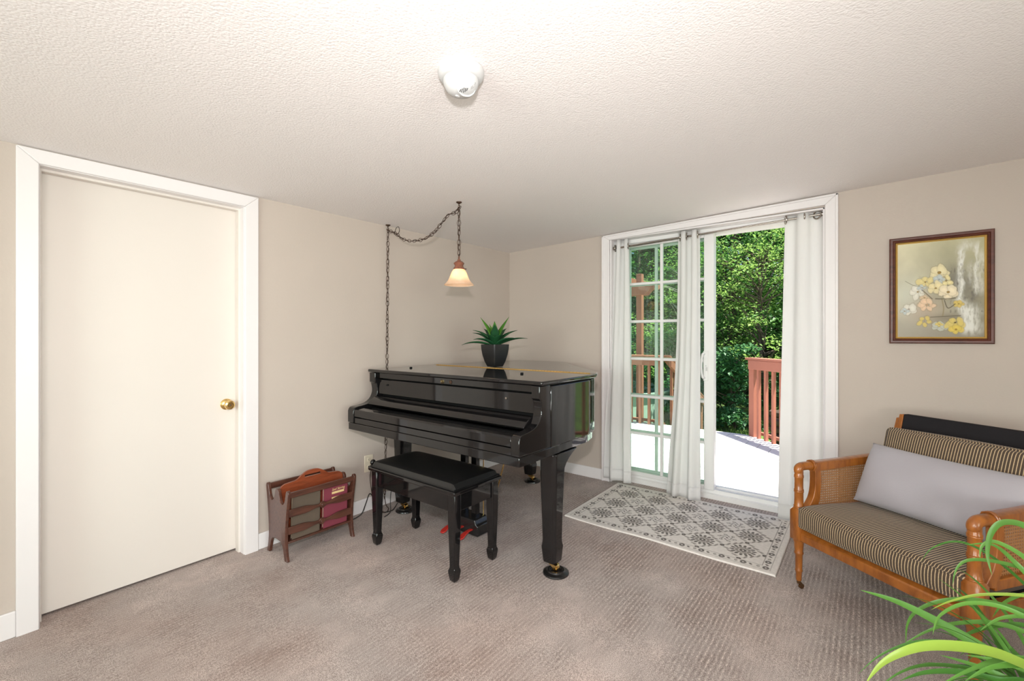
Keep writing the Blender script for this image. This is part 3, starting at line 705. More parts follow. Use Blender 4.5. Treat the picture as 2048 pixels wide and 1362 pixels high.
swag = [top_l,(-1.573,-.80,2.125),(-1.570,-.7225,2.118),(-1.565,-.586,2.030),(-1.562,-.469,1.996),(-1.558,-.33,2.000),(-1.556,-.22,2.030),(-1.553,-.13,2.085),top_w]
chain(swag, 'chain')
drop = [top_w,(WX-.004,WY,1.7),(WX-.008,WY,1.2),(WX-.012,WY,.8),(WX-.02,WY,.45),(WX-.035,WY-.005,.06)]
chain(drop, 'chain')
def wiggle(path, amp, per):
    out = []; L = 0; pts = smoothpath(path, 24)
    for i, p in enumerate(pts):
        if i: L += (p-pts[i-1]).length
        out.append(p + Vector((math.sin(L*2*PI/per), .6*math.cos(L*2*PI/per), .3*math.cos(L*2*PI/per)))*amp)
    return out
MB().tube(wiggle([(LX,LY,1.81),(LX,LY,2.0),top_l], .004, .09)+wiggle(swag[1:-1], .005, .10)
   + [Vector(p) for p in smoothpath([(-1.553,-.115,2.085),(-1.553,-.135,2.125),(-1.553,-.165,2.13),(-1.553,-.175,2.10),(-1.553,-.15,2.075),(-1.553,-.11,2.095),top_w], 6)]
   + wiggle(drop, .005, .11), .0024, 6).build('lamp_cord', M['cord'], lp)
MB().tube(smoothpath([(WX-.035,WY-.005,.06),(WX-.04,WY-.03,0.0),(WX-.06,WY-.09,-.010),(WX-.12,WY-.12,-.012),(WX-.16,WY-.06,.03),(WX-.155,WY+.005,.20),(-1.705,-.03,.29),(-1.705,-.016,.306)], 8), .0032, 6).build('plug_cord', M['cord'], lp)
MB().box(-1.717,-1.693,-.036,-.0085,.294,.318).build('plug', M['wirecable'], lp, bevel=.004)
mb = MB(); mb.lathe([(0,1.806),(.010,1.806),(.012,1.798),(.026,1.790),(.036,1.781),(.033,1.774),(.028,1.766),(.030,1.757),(.036,1.750),(.037,1.740),(0,1.740)], (LX,LY,0), 24); mb.tube([(LX,LY,1.80),(LX,LY,1.825)], .006, 8); mb.build('fitter', M['bronzewood'], lp)
MB().tube([(LX+.03,LY-.02,1.745),(LX+.042,LY-.028,1.745)], .003, 8).build('thumbscrew', M['chain'], lp)
prof = [(.034,1.742),(.040,1.736),(.049,1.722),(.056,1.704),(.063,1.685),(.072,1.667),(.083,1.653),(.094,1.643),(.099,1.636)]
inner = [(r_-.004, z_-.0005) for r_, z_ in prof[::-1]]
MB().lathe(prof+inner, (LX,LY,0), 40, cap=False).build('glass_shade', M['shade'], lp, ang=60)
mb = MB(); mb.lathe([(.004,1.650),(.016,1.653),(.026,1.665),(.029,1.68),(.025,1.698),(.015,1.716),(.013,1.735),(0,1.735)], (LX,LY,0), 20); mb.build('bulb', M['bulb'], lp)

# ------------------------------------------------------------------ smoke detector
DXX, DYY = -2.589, -1.868; dz = cz(DXX, DYY)
sd = thing('smoke_detector', (DXX,DYY,dz), 'round white smoke detector on the ceiling', 'smoke detector')
MB().lathe([(0,0),(.079,0),(.080,-.006),(.077,-.020),(.070,-.030),(.063,-.033),(0,-.033)], (DXX,DYY,dz), 40).build('mounting_base', M['plastic'], sd)
dprof = [(.0605,-.032),(.0608,-.040),(.0585,-.050),(.052,-.063),(.041,-.074),(.026,-.081),(.012,-.084),(0,-.0845)]
body = MB().lathe(dprof, (DXX,DYY,dz), 40).build('cover', M['plastic'], sd, ang=60)
vx = Vector((.622,-.783,0)); vy = Vector((.783,.622,0)); cc = Vector((DXX,DYY,dz))
def on_cover(a_, b_, h=0.0):                 # a point on the domed cover, a_ to the right and b_ away from the room
    r_ = math.hypot(a_, b_)
    for (r1,z1),(r0,z0) in zip(dprof[1:], dprof[2:]):
        if r0 <= r_ <= r1: return cc + vx*a_ + vy*b_ + Vector((0,0,z0+(z1-z0)*(r_-r0)/(r1-r0)-h))
    return cc + vx*a_ + vy*b_ + Vector((0,0,-.045-h))
mb = MB()
for k in range(5):
    u = .000+.0058*k; l_ = .0085-.0020*abs(k-2)
    mb.tube([on_cover(u-.002,-.026+l_,.0003), on_cover(u+.003,-.026-l_,.0003)], .0013, 6)
for k in range(4):
    u = .036+.0042*k; mb.tube([on_cover(u,-.020+.001*k,.0001), on_cover(u+.003,-.028+.001*k,.0001)], .0005, 6)
mb.build('vent_slots', M['slot'], body)
mb = MB(); pts = smoothpath([on_cover(a_,b_,.0015) for a_, b_ in ((-.010,-.034),(-.006,-.024),(.002,-.012),(.014,-.001),(.028,.006),(.042,.004),(.050,-.004))], 5)
mb.tube(pts, [.0008+.0028*math.sin(PI*k/(len(pts)-1)) for k in range(len(pts))], 8); mb.build('scoop_rim', M['plastic'], body)
p = on_cover(-.012,.004); MB().ball(tuple(p), .010,.007,.003).build('test_button', M['plastic'], body)

# ------------------------------------------------------------------ agave in a square pot on the piano
AX, AY, AZ = -1.075, -.722, 1.0655
ag = thing('potted_agave', (AX,AY,AZ), 'green agave in a square charcoal pot on the piano lid', 'potted plant', rz=math.atan2(.622,.783)+PI/4, local=True)
def sq(h, z, r=.16):
    out = []
    for cx_, cy_, a0 in ((1,1,0),(-1,1,PI/2),(-1,-1,PI),(1,-1,1.5*PI)):
        for k in range(4):
            t = a0 + PI/2*k/3; rr = h*r
            out.append((cx_*(h-rr)+rr*math.cos(t), cy_*(h-rr)+rr*math.sin(t), z))
    return out
rings = [sq(.043,0),(sq(.046,.004)),sq(.060,.04),sq(.072,.09),sq(.0785,.135),sq(.080,.165),sq(.080,.170),sq(.075,.170),sq(.073,.150)]
MB().loft(rings).build('pot', M['pot'], ag, ang=50)
MB().loft([sq(.0735,.146),sq(.0735,.152)]).build('soil', M['soil'], ag)
def leaf(mb, base, az, el0, length, width, droop, thick=.5, n=14, twist=0.0):
    d_ = Vector((math.cos(az),math.sin(az),0)); side = Vector((-math.sin(az),math.cos(az),0))
    p = Vector(base); el = el0; step = length/n; Ls = []
    for i in range(n+1):
        t = i/n
        w_ = width*(.42+.58*math.sin(PI*min(1,t*1.05)**.75))*(1-t**5) if t < 1 else 0
        w_ = max(w_, .0008)
        fw = d_*math.cos(el)+Vector((0,0,math.sin(el))); nrm = (-d_*math.sin(el)+Vector((0,0,math.cos(el))))
        sd_ = (side*math.cos(twist*t)+nrm*math.sin(twist*t))
        Ls.append([p - sd_*w_ + nrm*w_*thick, p - sd_*w_*.5 + nrm*w_*thick*.3, p.copy(), p + sd_*w_*.5 + nrm*w_*thick*.3, p + sd_*w_ + nrm*w_*thick])
        p = p + fw*step; el -= droop*(.3+1.4*t)/n
    V = [[mb.bm.verts.new(q) for q in r_] for r_ in Ls]
    for a_, b_ in zip(V, V[1:]):
        for k in range(4): mb.face([a_[k], a_[k+1], b_[k+1], b_[k]])
rz0 = ag.rotation_euler.z
def az_view(deg): return math.radians(deg) + math.atan2(-.783,.622) - rz0      # 0 = towards the right of the room, 90 = away from the bench
mb = MB()
for dg, el, L_, w_, dr in ((180,.30,.262,.030,.75),(2,.45,.262,.030,.62),(152,.72,.235,.033,.72),(26,.80,.235,.033,.65),(205,.60,.19,.034,.9),(335,.60,.20,.034,.85),(125,.90,.22,.034,.6),(58,.92,.22,.034,.6),(245,.85,.17,.036,.8),(298,.85,.17,.036,.8),(168,.90,.225,.030,.85),(270,1.30,.185,.040,.30)):
    leaf(mb, (0,0,.150), az_view(dg), el, L_, w_, dr, .5)
mb.build('outer_leaves', M['agave'], ag, ang=80, solid=.0016)
mb = MB()
for dg, el, L_, w_, dr in ((158,1.10,.255,.033,.12),(24,1.12,.255,.033,.08),(95,1.25,.21,.03,.2),(140,1.3,.18,.026,.2)): leaf(mb, (0,0,.156), az_view(dg), el, L_, w_, dr, .6)
mb.build('young_leaves', M['agaveyoung'], ag, ang=80, solid=.0016)

# ------------------------------------------------------------------ rug
def rug():
    x0,x1,y0,y1 = -.905,-.012,-2.575,-1.236; W, L = x1-x0, y1-y0
    nx, ny = 240, 360
    xs = np.linspace(0,W,nx+1); ys = np.linspace(0,L,ny+1)
    U, V = np.meshgrid(xs, ys, indexing='ij')
    bg = s2l((224,217,211)); dk = s2l((92,86,82)); md = s2l((146,138,132)); lt = s2l((176,168,161))
    col = np.zeros((nx+1,ny+1,3)) + bg
    def paint(mask, c, a_=1.0):
        m = np.clip(mask,0,1)[...,None]*a_; col[:] = col*(1-m)+c*m
    def soft(d_, w_=.0022): return np.clip(.5 - d_/w_, 0, 1)
    def ell(cx,cy,rx,ry,ang=0):
        a_ = U-cx; b_ = V-cy; c_,s_ = math.cos(ang),math.sin(ang); p = (a_*c_+b_*s_)/rx; q = (-a_*s_+b_*c_)/ry
        return (np.sqrt(p*p+q*q)-1)*min(rx,ry)
    bw = .085; sx = (W-2*bw)/3; sy = (L-2*bw)/5
    # diamond trellis through the edge midpoints
    fu = ((U-bw)/sx)%1; fv = ((V-bw)/sy)%1
    dia = np.abs(np.abs(fu-.5)+np.abs(fv-.5)-.5)*sx*.7
    inside = (U>bw*.96)&(U<W-bw*.96)&(V>bw*.96)&(V<L-bw*.96)
    wob = .004*np.sin(60*U)*np.sin(55*V)
    paint(soft(np.abs(dia+wob)-.0032)*inside, lt, .8)
    rnd = random.Random(3)
    for i in range(3):
        for j in range(5):
            cx, cy_ = bw+sx*(i+.5), bw+sy*(j+.5)
            r_ = np.hypot(U-cx,V-cy_); th = np.arctan2(V-cy_,U-cx)
            for k in range(14):
                a_ = 2*PI*k/14; paint(soft(ell(cx+.058*math.cos(a_),cy_+.058*math.sin(a_),.016,.0085,a_)), dk, .92)
            paint(soft(r_-.046-.004*np.cos(th*14)), lt); paint(soft(r_-.041-.005*np.cos(th*7)), md); paint(soft(np.abs(r_-.024)-.003), bg, .8); paint(soft(r_-.016), dk); paint(soft(r_-.007), bg)
            for k in range(8):
                a_ = 2*PI*k/8; paint(soft(ell(cx+.03*math.cos(a_),cy_+.03*math.sin(a_),.009,.004,a_)), lt)
    for i in range(4):
        for j in range(6):
            cx, cy_ = bw+sx*i, bw+sy*j
            if 0 < i < 3 and 0 < j < 5:
                for k in range(6):
                    a_ = 2*PI*k/6+.4
                    paint(soft(ell(cx+.046*math.cos(a_),cy_+.046*math.sin(a_),.014,.0095,a_+.8)), md)
                    paint(soft(ell(cx+.048*math.cos(a_),cy_+.048*math.sin(a_),.007,.004,a_+.8)), bg)
                    paint(soft(ell(cx+.026*math.cos(a_+.5),cy_+.026*math.sin(a_+.5),.014,.004,a_+1.4)), dk, .8)
                paint(soft(ell(cx,cy_,.007,.007)), dk)
    for i in range(7):
        for j in range(11):
            if (i+j)%2 == 1:
                cx, cy_ = bw+sx*i/2, bw+sy*j/2
                paint(soft(ell(cx,cy_,.015,.013)), dk); paint(soft(ell(cx,cy_,.007,.006)), md)
                for s_ in (-1,1):
                    for q in (-1,1):
                        for f_ in (.25,.5):
                            ex, ey = cx+s_*sx*.5*f_, cy_+q*sy*.5*f_
                            if bw*.9 < ex < W-bw*.9 and bw*.9 < ey < L-bw*.9: paint(soft(ell(ex+.006,ey,.021,.0065,math.atan2(q,s_)+.5)), md, .9); 
    # border
    ed = np.minimum(np.minimum(U,W-U),np.minimum(V,L-V))
    paint(soft(bw*.86-ed)*0+ (np.abs(ed-bw*.93)<.0022), md, .9); paint((np.abs(ed-.034)<.002), md, .8)
    m0 = (ed < bw*.9); col[m0] = bg
    paint((np.abs(ed-bw*.93)<.0022), md, .9); paint((np.abs(ed-.034)<.002), md, .7)
    def bord(cx,cy_,k):
        if k%3 == 0:
            paint(soft(ell(cx,cy_,.019,.017)), dk, .9); paint(soft(ell(cx,cy_,.006,.005)), bg)
        elif k%3 == 1: paint(soft(ell(cx,cy_,.010,.009)), md); paint(soft(ell(cx,cy_,.004,.004)), bg, .7)
        else: paint(soft(ell(cx,cy_,.012,.008,.7)), md); paint(soft(ell(cx,cy_,.005,.003,.7)), dk)
    bc = .057; n = 32
    for k in range(n+1):
        v = bc+(L-2*bc)*k/n; bord(bc,v,k); bord(W-bc,v,k+1)
    n = 20
    for k in range(1,n):
        u = bc+(W-2*bc)*k/n; bord(u,bc,k+1); bord(u,L-bc,k+2)
    nz = np.array([noise.noise((float(u)*60,float(v)*60,0)) for u in xs for v in ys]).reshape(nx+1,ny+1)
    col *= (1+.10*nz)[...,None]
    mb = MB()
    def zz(u, v):
        x = x0+W*u
        e = min(u*W,(1-u)*W,v*L,(1-v)*L)
        return fz(x) + .009*min(1,e/.004) + .0025*math.sin(9*v*L+1)*math.exp(-e/.06) + .001
    def pt(u, v):
        wv = .004*math.sin(7*v*L+.5)*(1 if u > .5 else -1) if (u < .02 or u > .98) else 0
        return (x0+W*u+wv, y0+L*v, zz(u,v))
    mb.grid(pt, nx, ny)
    o = mb.build('area_rug', M['rug'], origin=(x0+W/2,y0+L/2,fz(x0+W/2)), ang=80)
    setcol(o, col.reshape(-1,3))
    md_ = o.modifiers.new('solid','SOLIDIFY'); md_.thickness = .006; md_.offset = -1
    tag(o, 'pale grey floral trellis rug lying in front of the patio door', 'rug')
rug()

# ------------------------------------------------------------------ framed painting
def picture():
    y0,y1,z0,z1 = -3.524,-3.069,1.252,1.903
    p = thing('framed_painting', (0,(y0+y1)/2,z0), 'flower painting in a dark wood frame with gilt edge on the right wall', 'picture')
    prof = [(0,0),(0,.022),(.006,.030),(.016,.030),(.020,.024),(.026,.026),(.030,.018)]     # from outer edge inwards, height off the wall
    def frame(pr, nm, m, off):
        mb = MB(); R_ = []
        for d_, h in pr:
            a_ = d_+off; R_.append([(-h,y0+a_,z0+a_),(-h,y1-a_,z0+a_),(-h,y1-a_,z1-a_),(-h,y0+a_,z1-a_)])
        mb.loft(R_, cap=False); return mb.build(nm, m, p, ang=20)
    frame(prof, 'frame', M['framewood'], 0)
    frame([(0,.018),(.003,.021),(.007,.018),(.010,.012),(.010,.008)], 'gilt_liner', M['gold'], .030)
    a_ = .038; Y0,Y1,Z0,Z1 = y0+a_,y1-a_,z0+a_,z1-a_
    nu, nv = 230, 330
    u = np.linspace(0,1,nu+1); v = np.linspace(0,1,nv+1); U, V = np.meshgrid(u, v, indexing='ij')
    def nz(s, o_=0, k=1): return np.array([noise.fractal((float(a)*s*k,float(b)*s,o_),1.0,2.0,4) for a in u for b in v]).reshape(nu+1,nv+1)
    N1, N2, N3, N4 = nz(2.5,0), nz(7,5), nz(14,9,2.2), nz(16,3,.78)
    col = np.zeros((nu+1,nv+1,3))
    tl, tr_, bl, br_ = [s2l(c) for c in ((206,200,172),(176,172,140),(176,170,158),(140,134,120))]
    w = lambda a_: a_[...,None]
    col[:] = w((1-U)*(1-V))*tl + w(U*(1-V))*tr_ + w((1-U)*V)*bl + w(U*V)*br_
    col *= w(1.06+.22*N1)
    def over(mask, c, a_=1.): 
        m = np.clip(mask,0,1)*a_; col[:] = col*(1-w(m))+s2l(c)*w(m)
    over(np.clip(1.5*(V-.80)+.3*N1,0,1), (116,110,98), .7)
    over(np.exp(-((U-.30)/.22)**2-((V-.70)/.13)**2), (196,172,152), .6)
    over(np.exp(-((U-.10)/.2)**2-((V-.55)/.2)**2), (206,212,200), .5)
    over(np.exp(-((U-.68)/.12)**2-((V-.42)/.16)**2), (122,118,110), .8)
    over(np.exp(-((U-.87)/.10)**2-((V-.52)/.2)**2)*(.7+.8*N2), (112,108,104), .9)
    over(np.exp(-((U-.62)/.22)**2-((V-.80)/.05)**2), (128,120,104), .6)
    # pale running streaks on the right
    for c_, wd, s0, s1, al in ((.735,.030,.05,.80,1.0),(.91,.022,.02,.60,.8),(.81,.07,.0,.14,.9),(.85,.085,.64,1.0,.9),(.79,.04,.60,.98,.8),(.96,.03,.1,.6,.5),(.84,.03,.2,.5,.4)):
        over(np.exp(-((U-c_-.03*N2-.02*N3)/wd)**2)*np.clip((V-s0)*12,0,1)*np.clip((s1-V)*12,0,1)*np.clip(.95+.9*N3,0,1), (230,229,221), al)
    over(np.clip(N3*2-.55,0,1)*(U>.62)*(V>.25)*(V<.75), (96,90,86), .5)
    def petal(cx,cy_,rx,ry,ang,c,edge=(120,104,70)):
        a_ = (U-cx)*.78; b_ = (V-cy_); ca,sa = math.cos(ang),math.sin(ang)
        q = np.sqrt(((a_*ca+b_*sa)/rx)**2+((-a_*sa+b_*ca)/ry)**2) + .55*N2 + .18*N4
        over(np.clip((1.16-q)*5,0,1), edge, .30); over(np.clip((1.0-q)*4,0,1), c, .85); over(np.clip((.45-q)*3,0,1), tuple(min(255,int(x*1.06)) for x in c), .5)
    def flower(cx,cy_,r_,c,n=5,squash=.7,rot=0,cen=(150,120,60)):
        for k in range(n):
            t = rot+2*PI*k/n; petal(cx+r_*.62*math.cos(t),cy_+r_*.5*squash*math.sin(t),r_*.5,r_*.36,t*.8, c)
        petal(cx,cy_,r_*.13,r_*.10,0,cen)
    cr=(232,220,180); yl=(220,200,122); pk=(234,204,174); wh=(228,224,212); bl_=(194,202,202)
    flower(.50,.33,.105,cr,5,.7,.3); flower(.34,.42,.085,(228,212,150),5,.8,.9); flower(.58,.42,.07,(236,222,168),4,1.0,.5)
    flower(.50,.40,.06,bl_,5,.6,.1,(150,160,160)); flower(.46,.49,.095,(236,222,176),5,.7,.2); flower(.25,.52,.085,wh,5,.8,.7); flower(.30,.48,.05,bl_,4,.7,0)
    flower(.60,.535,.11,(240,226,196),5,.45,.5); flower(.33,.585,.05,(214,190,160),4,.6,.3); flower(.36,.66,.085,pk,6,.8,.2,(220,160,110)); flower(.14,.70,.085,wh,5,.6,.6,(160,150,140)); flower(.09,.72,.05,bl_,4,.7,0)
    flower(.72,.66,.05,(214,190,110),5,.7,.2); flower(.33,.83,.075,yl,5,.8,.3); flower(.50,.885,.085,(196,198,186),5,.45,.2,(200,170,70)); flower(.50,.865,.04,yl,4,.5,.2); flower(.68,.85,.10,yl,5,.65,.5,(90,70,40)); flower(.69,.92,.07,(220,196,100),4,.5,.2)
    def stroke(pts, wd, c, al=.8):
        P_ = smoothpath([(a_,b_,0) for a_,b_ in pts], 40); d_ = np.full(U.shape, 9.)
        for q in P_: d_ = np.minimum(d_, np.hypot((U-q.x)*.78, V-q.y))
        over(np.clip((wd-d_)/wd*2,0,1), c, al)
    stroke([(.53,.60),(.55,.70),(.54,.78)], .007, (150,138,108)); stroke([(.56,.62),(.60,.70),(.68,.66)], .006, (90,84,70)); stroke([(.46,.60),(.58,.605),(.68,.60)], .008, (110,104,88)); stroke([(.40,.79),(.55,.785),(.74,.78)], .006, (110,104,88))
    stroke([(.10,.40),(.20,.45),(.26,.46)], .005, (150,148,128)); stroke([(.30,.50),(.36,.55),(.42,.60)], .006, (110,96,74))
    mb = MB(); mb.grid(lambda a_, b_: (-.009, Y1+(Y0-Y1)*a_, Z1+(Z0-Z1)*b_), nu, nv)
    o = mb.build('canvas', M['painting'], p); setcol(o, np.clip(col,0,1).reshape(-1,3))
    md_ = o.modifiers.new('solid','SOLIDIFY'); md_.thickness = .006; md_.offset = 0
    MB().box(-.005,0,y0+.01,y1-.01,z0+.01,z1-.01).build('backing', M['framewood'], p)
picture()

# ------------------------------------------------------------------ cane armchair (local frame: x along the front, y towards its back)
PX, PY = -.953, -2.685; gz = fz(-1.0)
ch = thing('cane_armchair', (PX,PY,gz), 'honey-coloured wide armchair with cane sides and brown striped cushions', 'armchair', rz=math.atan2(-.81,-.586), local=True)
CW, CD = .72, .62
def post(u):
    mb = MB()
    low = [(.011,.045),(.0135,.05),(.0145,.09),(.0175,.095),(.0175,.102),(.0155,.106),(.018,.18),(.0215,.186),(.0215,.193),(.019,.198),(.023,.245),(.027,.252),(.027,.262)]
    mb.lathe(low, (u,0,0), 20)
    mb.loft([oct_(u,0,.258,.026,.026,.12),oct_(u,0,.262,.029,.029,.12),oct_(u,0,.405,.029,.029,.12),oct_(u,0,.420,.023,.023,.4)])
    up = [(.0225,.415),(.0245,.421),(.0245,.424),(.0232,.426),(.0245,.429),(.0245,.432),(.0218,.437),(.0205,.465),(.0205,.500),(.0228,.5045),(.0228,.5075),(.0215,.510),(.0228,.5125),(.0228,.5155),(.0203,.520),(.0198,.55),(.0203,.574),(.0226,.578),(.0226,.581),(.0215,.583),(.0226,.5855),(.0226,.588),(.0203,.592),(.0206,.612)]
    mb.lathe(up, (u,0,0), 20)
    p = mb.build('front_post', M['chairwood'], ch, ang=50)
    c = MB(); c.lathe([(.006,.05),(.010,.044),(.009,.030),(0,.030)], (u,0,0), 12)
    for s_ in (-1,1): c.hexa([(u+s_*.008-.0015,-.006,.034),(u+s_*.008+.0015,-.006,.034),(u+s_*.008+.0015,.018,.010),(u+s_*.008-.0015,.018,.010),(u+s_*.008-.0015,.006,.040),(u+s_*.008+.0015,.006,.040),(u+s_*.008+.0015,.024,.016),(u+s_*.008-.0015,.024,.016)])
    c.lathe([(0,-.006),(.013,-.006),(.0135,-.003),(.0135,.003),(.013,.006),(0,.006)], (u,.016,.0135), 16, M=Matrix.Rotation(PI/2,3,'Y'))
    c.build('caster', mat_caster, p)
mat_caster = mat('aged_brass', (.16,.085,.04), .35, .8)
def arm(u, s):       # s: outward direction along x
    # top rail: round knuckle over the post, then a squared rail running back
    mb = MB()
    mb.tube(smoothpath([(u,0,.600),(u,-.003,.618),(u,.010,.630),(u,.035,.633),(u,.085,.632)], 6), [.020]*3+[.0215]*22, 16)
    rg = []
    for v, z, h, w_ in ((.078,.632,.0245,.024),(.10,.631,.022,.024),(.25,.634,.021,.023),(.45,.640,.021,.022),(.64,.646,.020,.021)):
        rg.append([(u-w_,v,z-h),(u+w_,v,z-h),(u+w_,v,z+h-.004),(u+w_*.7,v,z+h),(u-w_*.7,v,z+h),(u-w_,v,z+h-.004)])
    mb.loft(rg); rail = mb.build('arm_rail', M['chairwood'], ch, bevel=.003)
    mb = MB()
    for v in (.078,.088): mb.tube([(u+.0265*math.cos(a_)*1.0, v, .632+.0265*math.sin(a_)) for a_ in [2*PI*k/20 for k in range(20)]], .003, 6, closed=True)
    mb.build('cane_binding', M['chairwood'], rail)
    # curved front stile of the side panel
    fr = smoothpath([(.090,.610,0),(.091,.55,0),(.086,.50,0),(.072,.46,0),(.046,.425,0),(.024,.40,0)], 5); bk_ = smoothpath([(.128,.610,0),(.130,.55,0),(.127,.50,0),(.118,.45,0),(.100,.41,0),(.080,.385,0)], 5)
    MB().prism([(p.x,p.y) for p in fr]+[(p.x,p.y) for p in bk_[::-1]], 'x', u-.018, u+.018).build('curved_stile', M['chairwood'], ch, bevel=.003)
    MB().box(u-.018,u+.018,.08,CD,.375,.415).build('side_rail', M['chairwood'], ch, bevel=.004)
    mb = MB(); pitch, hw = .0125, .0029
    v = .118
    while v < CD-.01: mb.box(u-.0015,u+.0005,v-hw,v+hw,.405,.622); v += pitch
    z = .412
    while z < .622: mb.box(u-.0005,u+.0015,.105,CD-.005,z-hw,z+hw); z += pitch
    mb.build('cane_panel', M['cane'], ch, smooth=False)
for u, s in ((0,-1),(CW,1)): post(u); arm(u, s)
MB().hexa([(.02,-.018,.258),(CW-.02,-.018,.258),(CW-.02,.018,.258),(.02,.018,.258),(.02,-.022,.300),(CW-.02,-.022,.300),(CW-.02,.018,.326),(.02,.018,.326)]).build('front_rail', M['chairwood'], ch, bevel=.005)
for u in (0, CW):
    MB().box(u-.016,u+.016,.02,CD+.02,.262,.326).build('seat_rail', M['chairwood'], ch, bevel=.004)
MB().box(.02,CW-.02,CD-.02,CD+.014,.262,.326).build('back_rail', M['chairwood'], ch, bevel=.004)
MB().box(.01,CW-.01,.015,CD-.015,.300,.322).build('seat_deck', M['darkfab'], ch)
for u in (.0, CW):
    rg = [[(u-w_,v-w_,z),(u+w_,v-w_,z),(u+w_,v+w_,z),(u-w_,v+w_,z)] for v,z,w_ in ((.70,.0,.014),(.665,.14,.018),(.635,.28,.021),(.632,.42,.020),(.662,.64,.018),(.722,.85,.014))]
    MB().loft(rg).build('back_leg', M['chairwood'], ch, bevel=.003)
def soft_box(nm, c, hs, m, tilt=0, bulge=(.0,.0,.02), r=.03, name_pip=None, parent=ch, nx=44, ny=30, nz_=8, wave=None):
    # rounded, puffed cushion: half sizes hs, tilted about x
    mb = MB(); bm = mb.bm
    Rt = Matrix.Rotation(tilt,3,'X')
    def shape(p):
        x,y,z = p
        q = Vector((x*hs[0],y*hs[1],z*hs[2]))
        core = Vector((max(-hs[0]+r,min(hs[0]-r,q.x)),max(-hs[1]+r,min(hs[1]-r,q.y)),max(-hs[2]+r,min(hs[2]-r,q.z))))
        d_ = q-core
        if d_.length > 1e-9: q = core + d_.normalized()*min(r, max(abs(d_.x),abs(d_.y),abs(d_.z)))
        fx,fy,fz_ = 1-x*x,1-y*y,1-z*z
        q += Vector((bulge[0]*x*fy*fz_, bulge[1]*y*fx*fz_, bulge[2]*z*max(0,fx)**.5*max(0,fy)**.5))
        if wave: q.z += wave(x,y,z)
        q = Rt @ q
        return (q.x+c[0],q.y+c[1],q.z+c[2])
    cache = {}
    def vert(i,j,k):
        if (i,j,k) not in cache: cache[(i,j,k)] = bm.verts.new(shape((2*i/nx-1,2*j/ny-1,2*k/nz_-1)))
        return cache[(i,j,k)]
    for i in range(nx):
        for j in range(ny):
            for k in (0,nz_): mb.face([vert(i,j,k),vert(i+1,j,k),vert(i+1,j+1,k),vert(i,j+1,k)])
    for i in range(nx):
        for k in range(nz_):
            for j in (0,ny): mb.face([vert(i,j,k),vert(i+1,j,k),vert(i+1,j,k+1),vert(i,j,k+1)])
    for j in range(ny):
        for k in range(nz_):
            for i in (0,nx): mb.face([vert(i,j,k),vert(i,j+1,k),vert(i,j+1,k+1),vert(i,j,k+1)])
    o = mb.build(nm, m, parent, ang=70)
    pm = MB()
    for zz in (-1,1):
        pts = []
        z_ = zz*(1-r/hs[2]*.25)
        for t in range(40): pts.append((-1+2*t/40,-1,z_))
        for t in range(30): pts.append((1,-1+2*t/30,z_))
        for t in range(40): pts.append((1-2*t/40,1,z_))
        for t in range(30): pts.append((-1,1-2*t/30,z_))
        pm.tube([shape(p) for p in pts], .0045, 6, closed=True)
    pm.build('piping', m, o)
    return o
soft_box('seat_cushion', (CW/2,.250,.378), (.343,.285,.050), M['stripe'], 0, (.004,.012,.022), .022, wave=lambda x,y,z: (.008*math.sin(2.2*x+1)*math.sin(2.5*y+.4) - .010*math.exp(-((y-.15)/.3)**2)*(1-x*x)) if z > 0 else 0)
soft_box('back_cushion', (CW/2+.012,.550,.630), (.325,.185,.060), M['stripe'], math.radians(76), (.004,.008,.026), .03)
MB().hexa([(.02,.600,.40),(CW-.02,.600,.40),(CW-.02,.640,.40),(.02,.640,.40),(.02,.712,.874),(CW-.02,.712,.874),(CW-.02,.746,.874),(.02,.746,.874)]).build('back_panel', M['darkfab'], ch, bevel=.006)
MB().hexa([(.0,.600,.40),(.021,.600,.40),(.021,.640,.40),(.0,.640,.40),(.0,.710,.872),(.021,.710,.872),(.021,.744,.872),(.0,.744,.872)]).build('back_stile', M['chairwood'], ch, bevel=.004)
MB().hexa([(CW-.021,.600,.40),(CW,.600,.40),(CW,.640,.40),(CW-.021,.640,.40),(CW-.021,.710,.872),(CW,.710,.872),(CW,.744,.872),(CW-.021,.744,.872)]).build('back_stile', M['chairwood'], ch, bevel=.004)
# grey lumbar pillow leaning on the back cushion
pil = thing('lumbar_pillow', (PX,PY,gz), 'long grey linen lumbar pillow leaning on the striped armchair cushions', 'pillow', rz=math.atan2(-.81,-.586), local=True)
mb = MB(); hw_, hh, T = .335, .160, .072; tl_ = math.radians(64); cx_, cv, cz_ = CW/2+.018, .385, .592
def pil_pt(x, y, s):
    e = max(0,(1-abs(x)**5))**.5*max(0,(1-abs(y)**2.5))**.6
    X_ = x*hw_*(1-.035*(1-abs(y)**2)*abs(x)**8); Y_ = y*hh*(1-.05*(1-abs(x)**2)*abs(y)**8)
    t_ = s*T*e + .006*math.sin(5*x+1)*math.sin(4*y)*e
    return (cx_+X_, cv + Y_*math.cos(tl_) - t_*math.sin(tl_)*-1*-1, cz_ + Y_*math.sin(tl_) + t_*math.cos(tl_))
for s in (-1,1): mb.grid(lambda u, v: pil_pt(2*u-1,2*v-1,s), 50, 28)
bmesh.ops.remove_doubles(mb.bm, verts=mb.bm.verts, dist=.0004)
po = mb.build('pillow_cover', M['grayfab'], pil, ang=80)

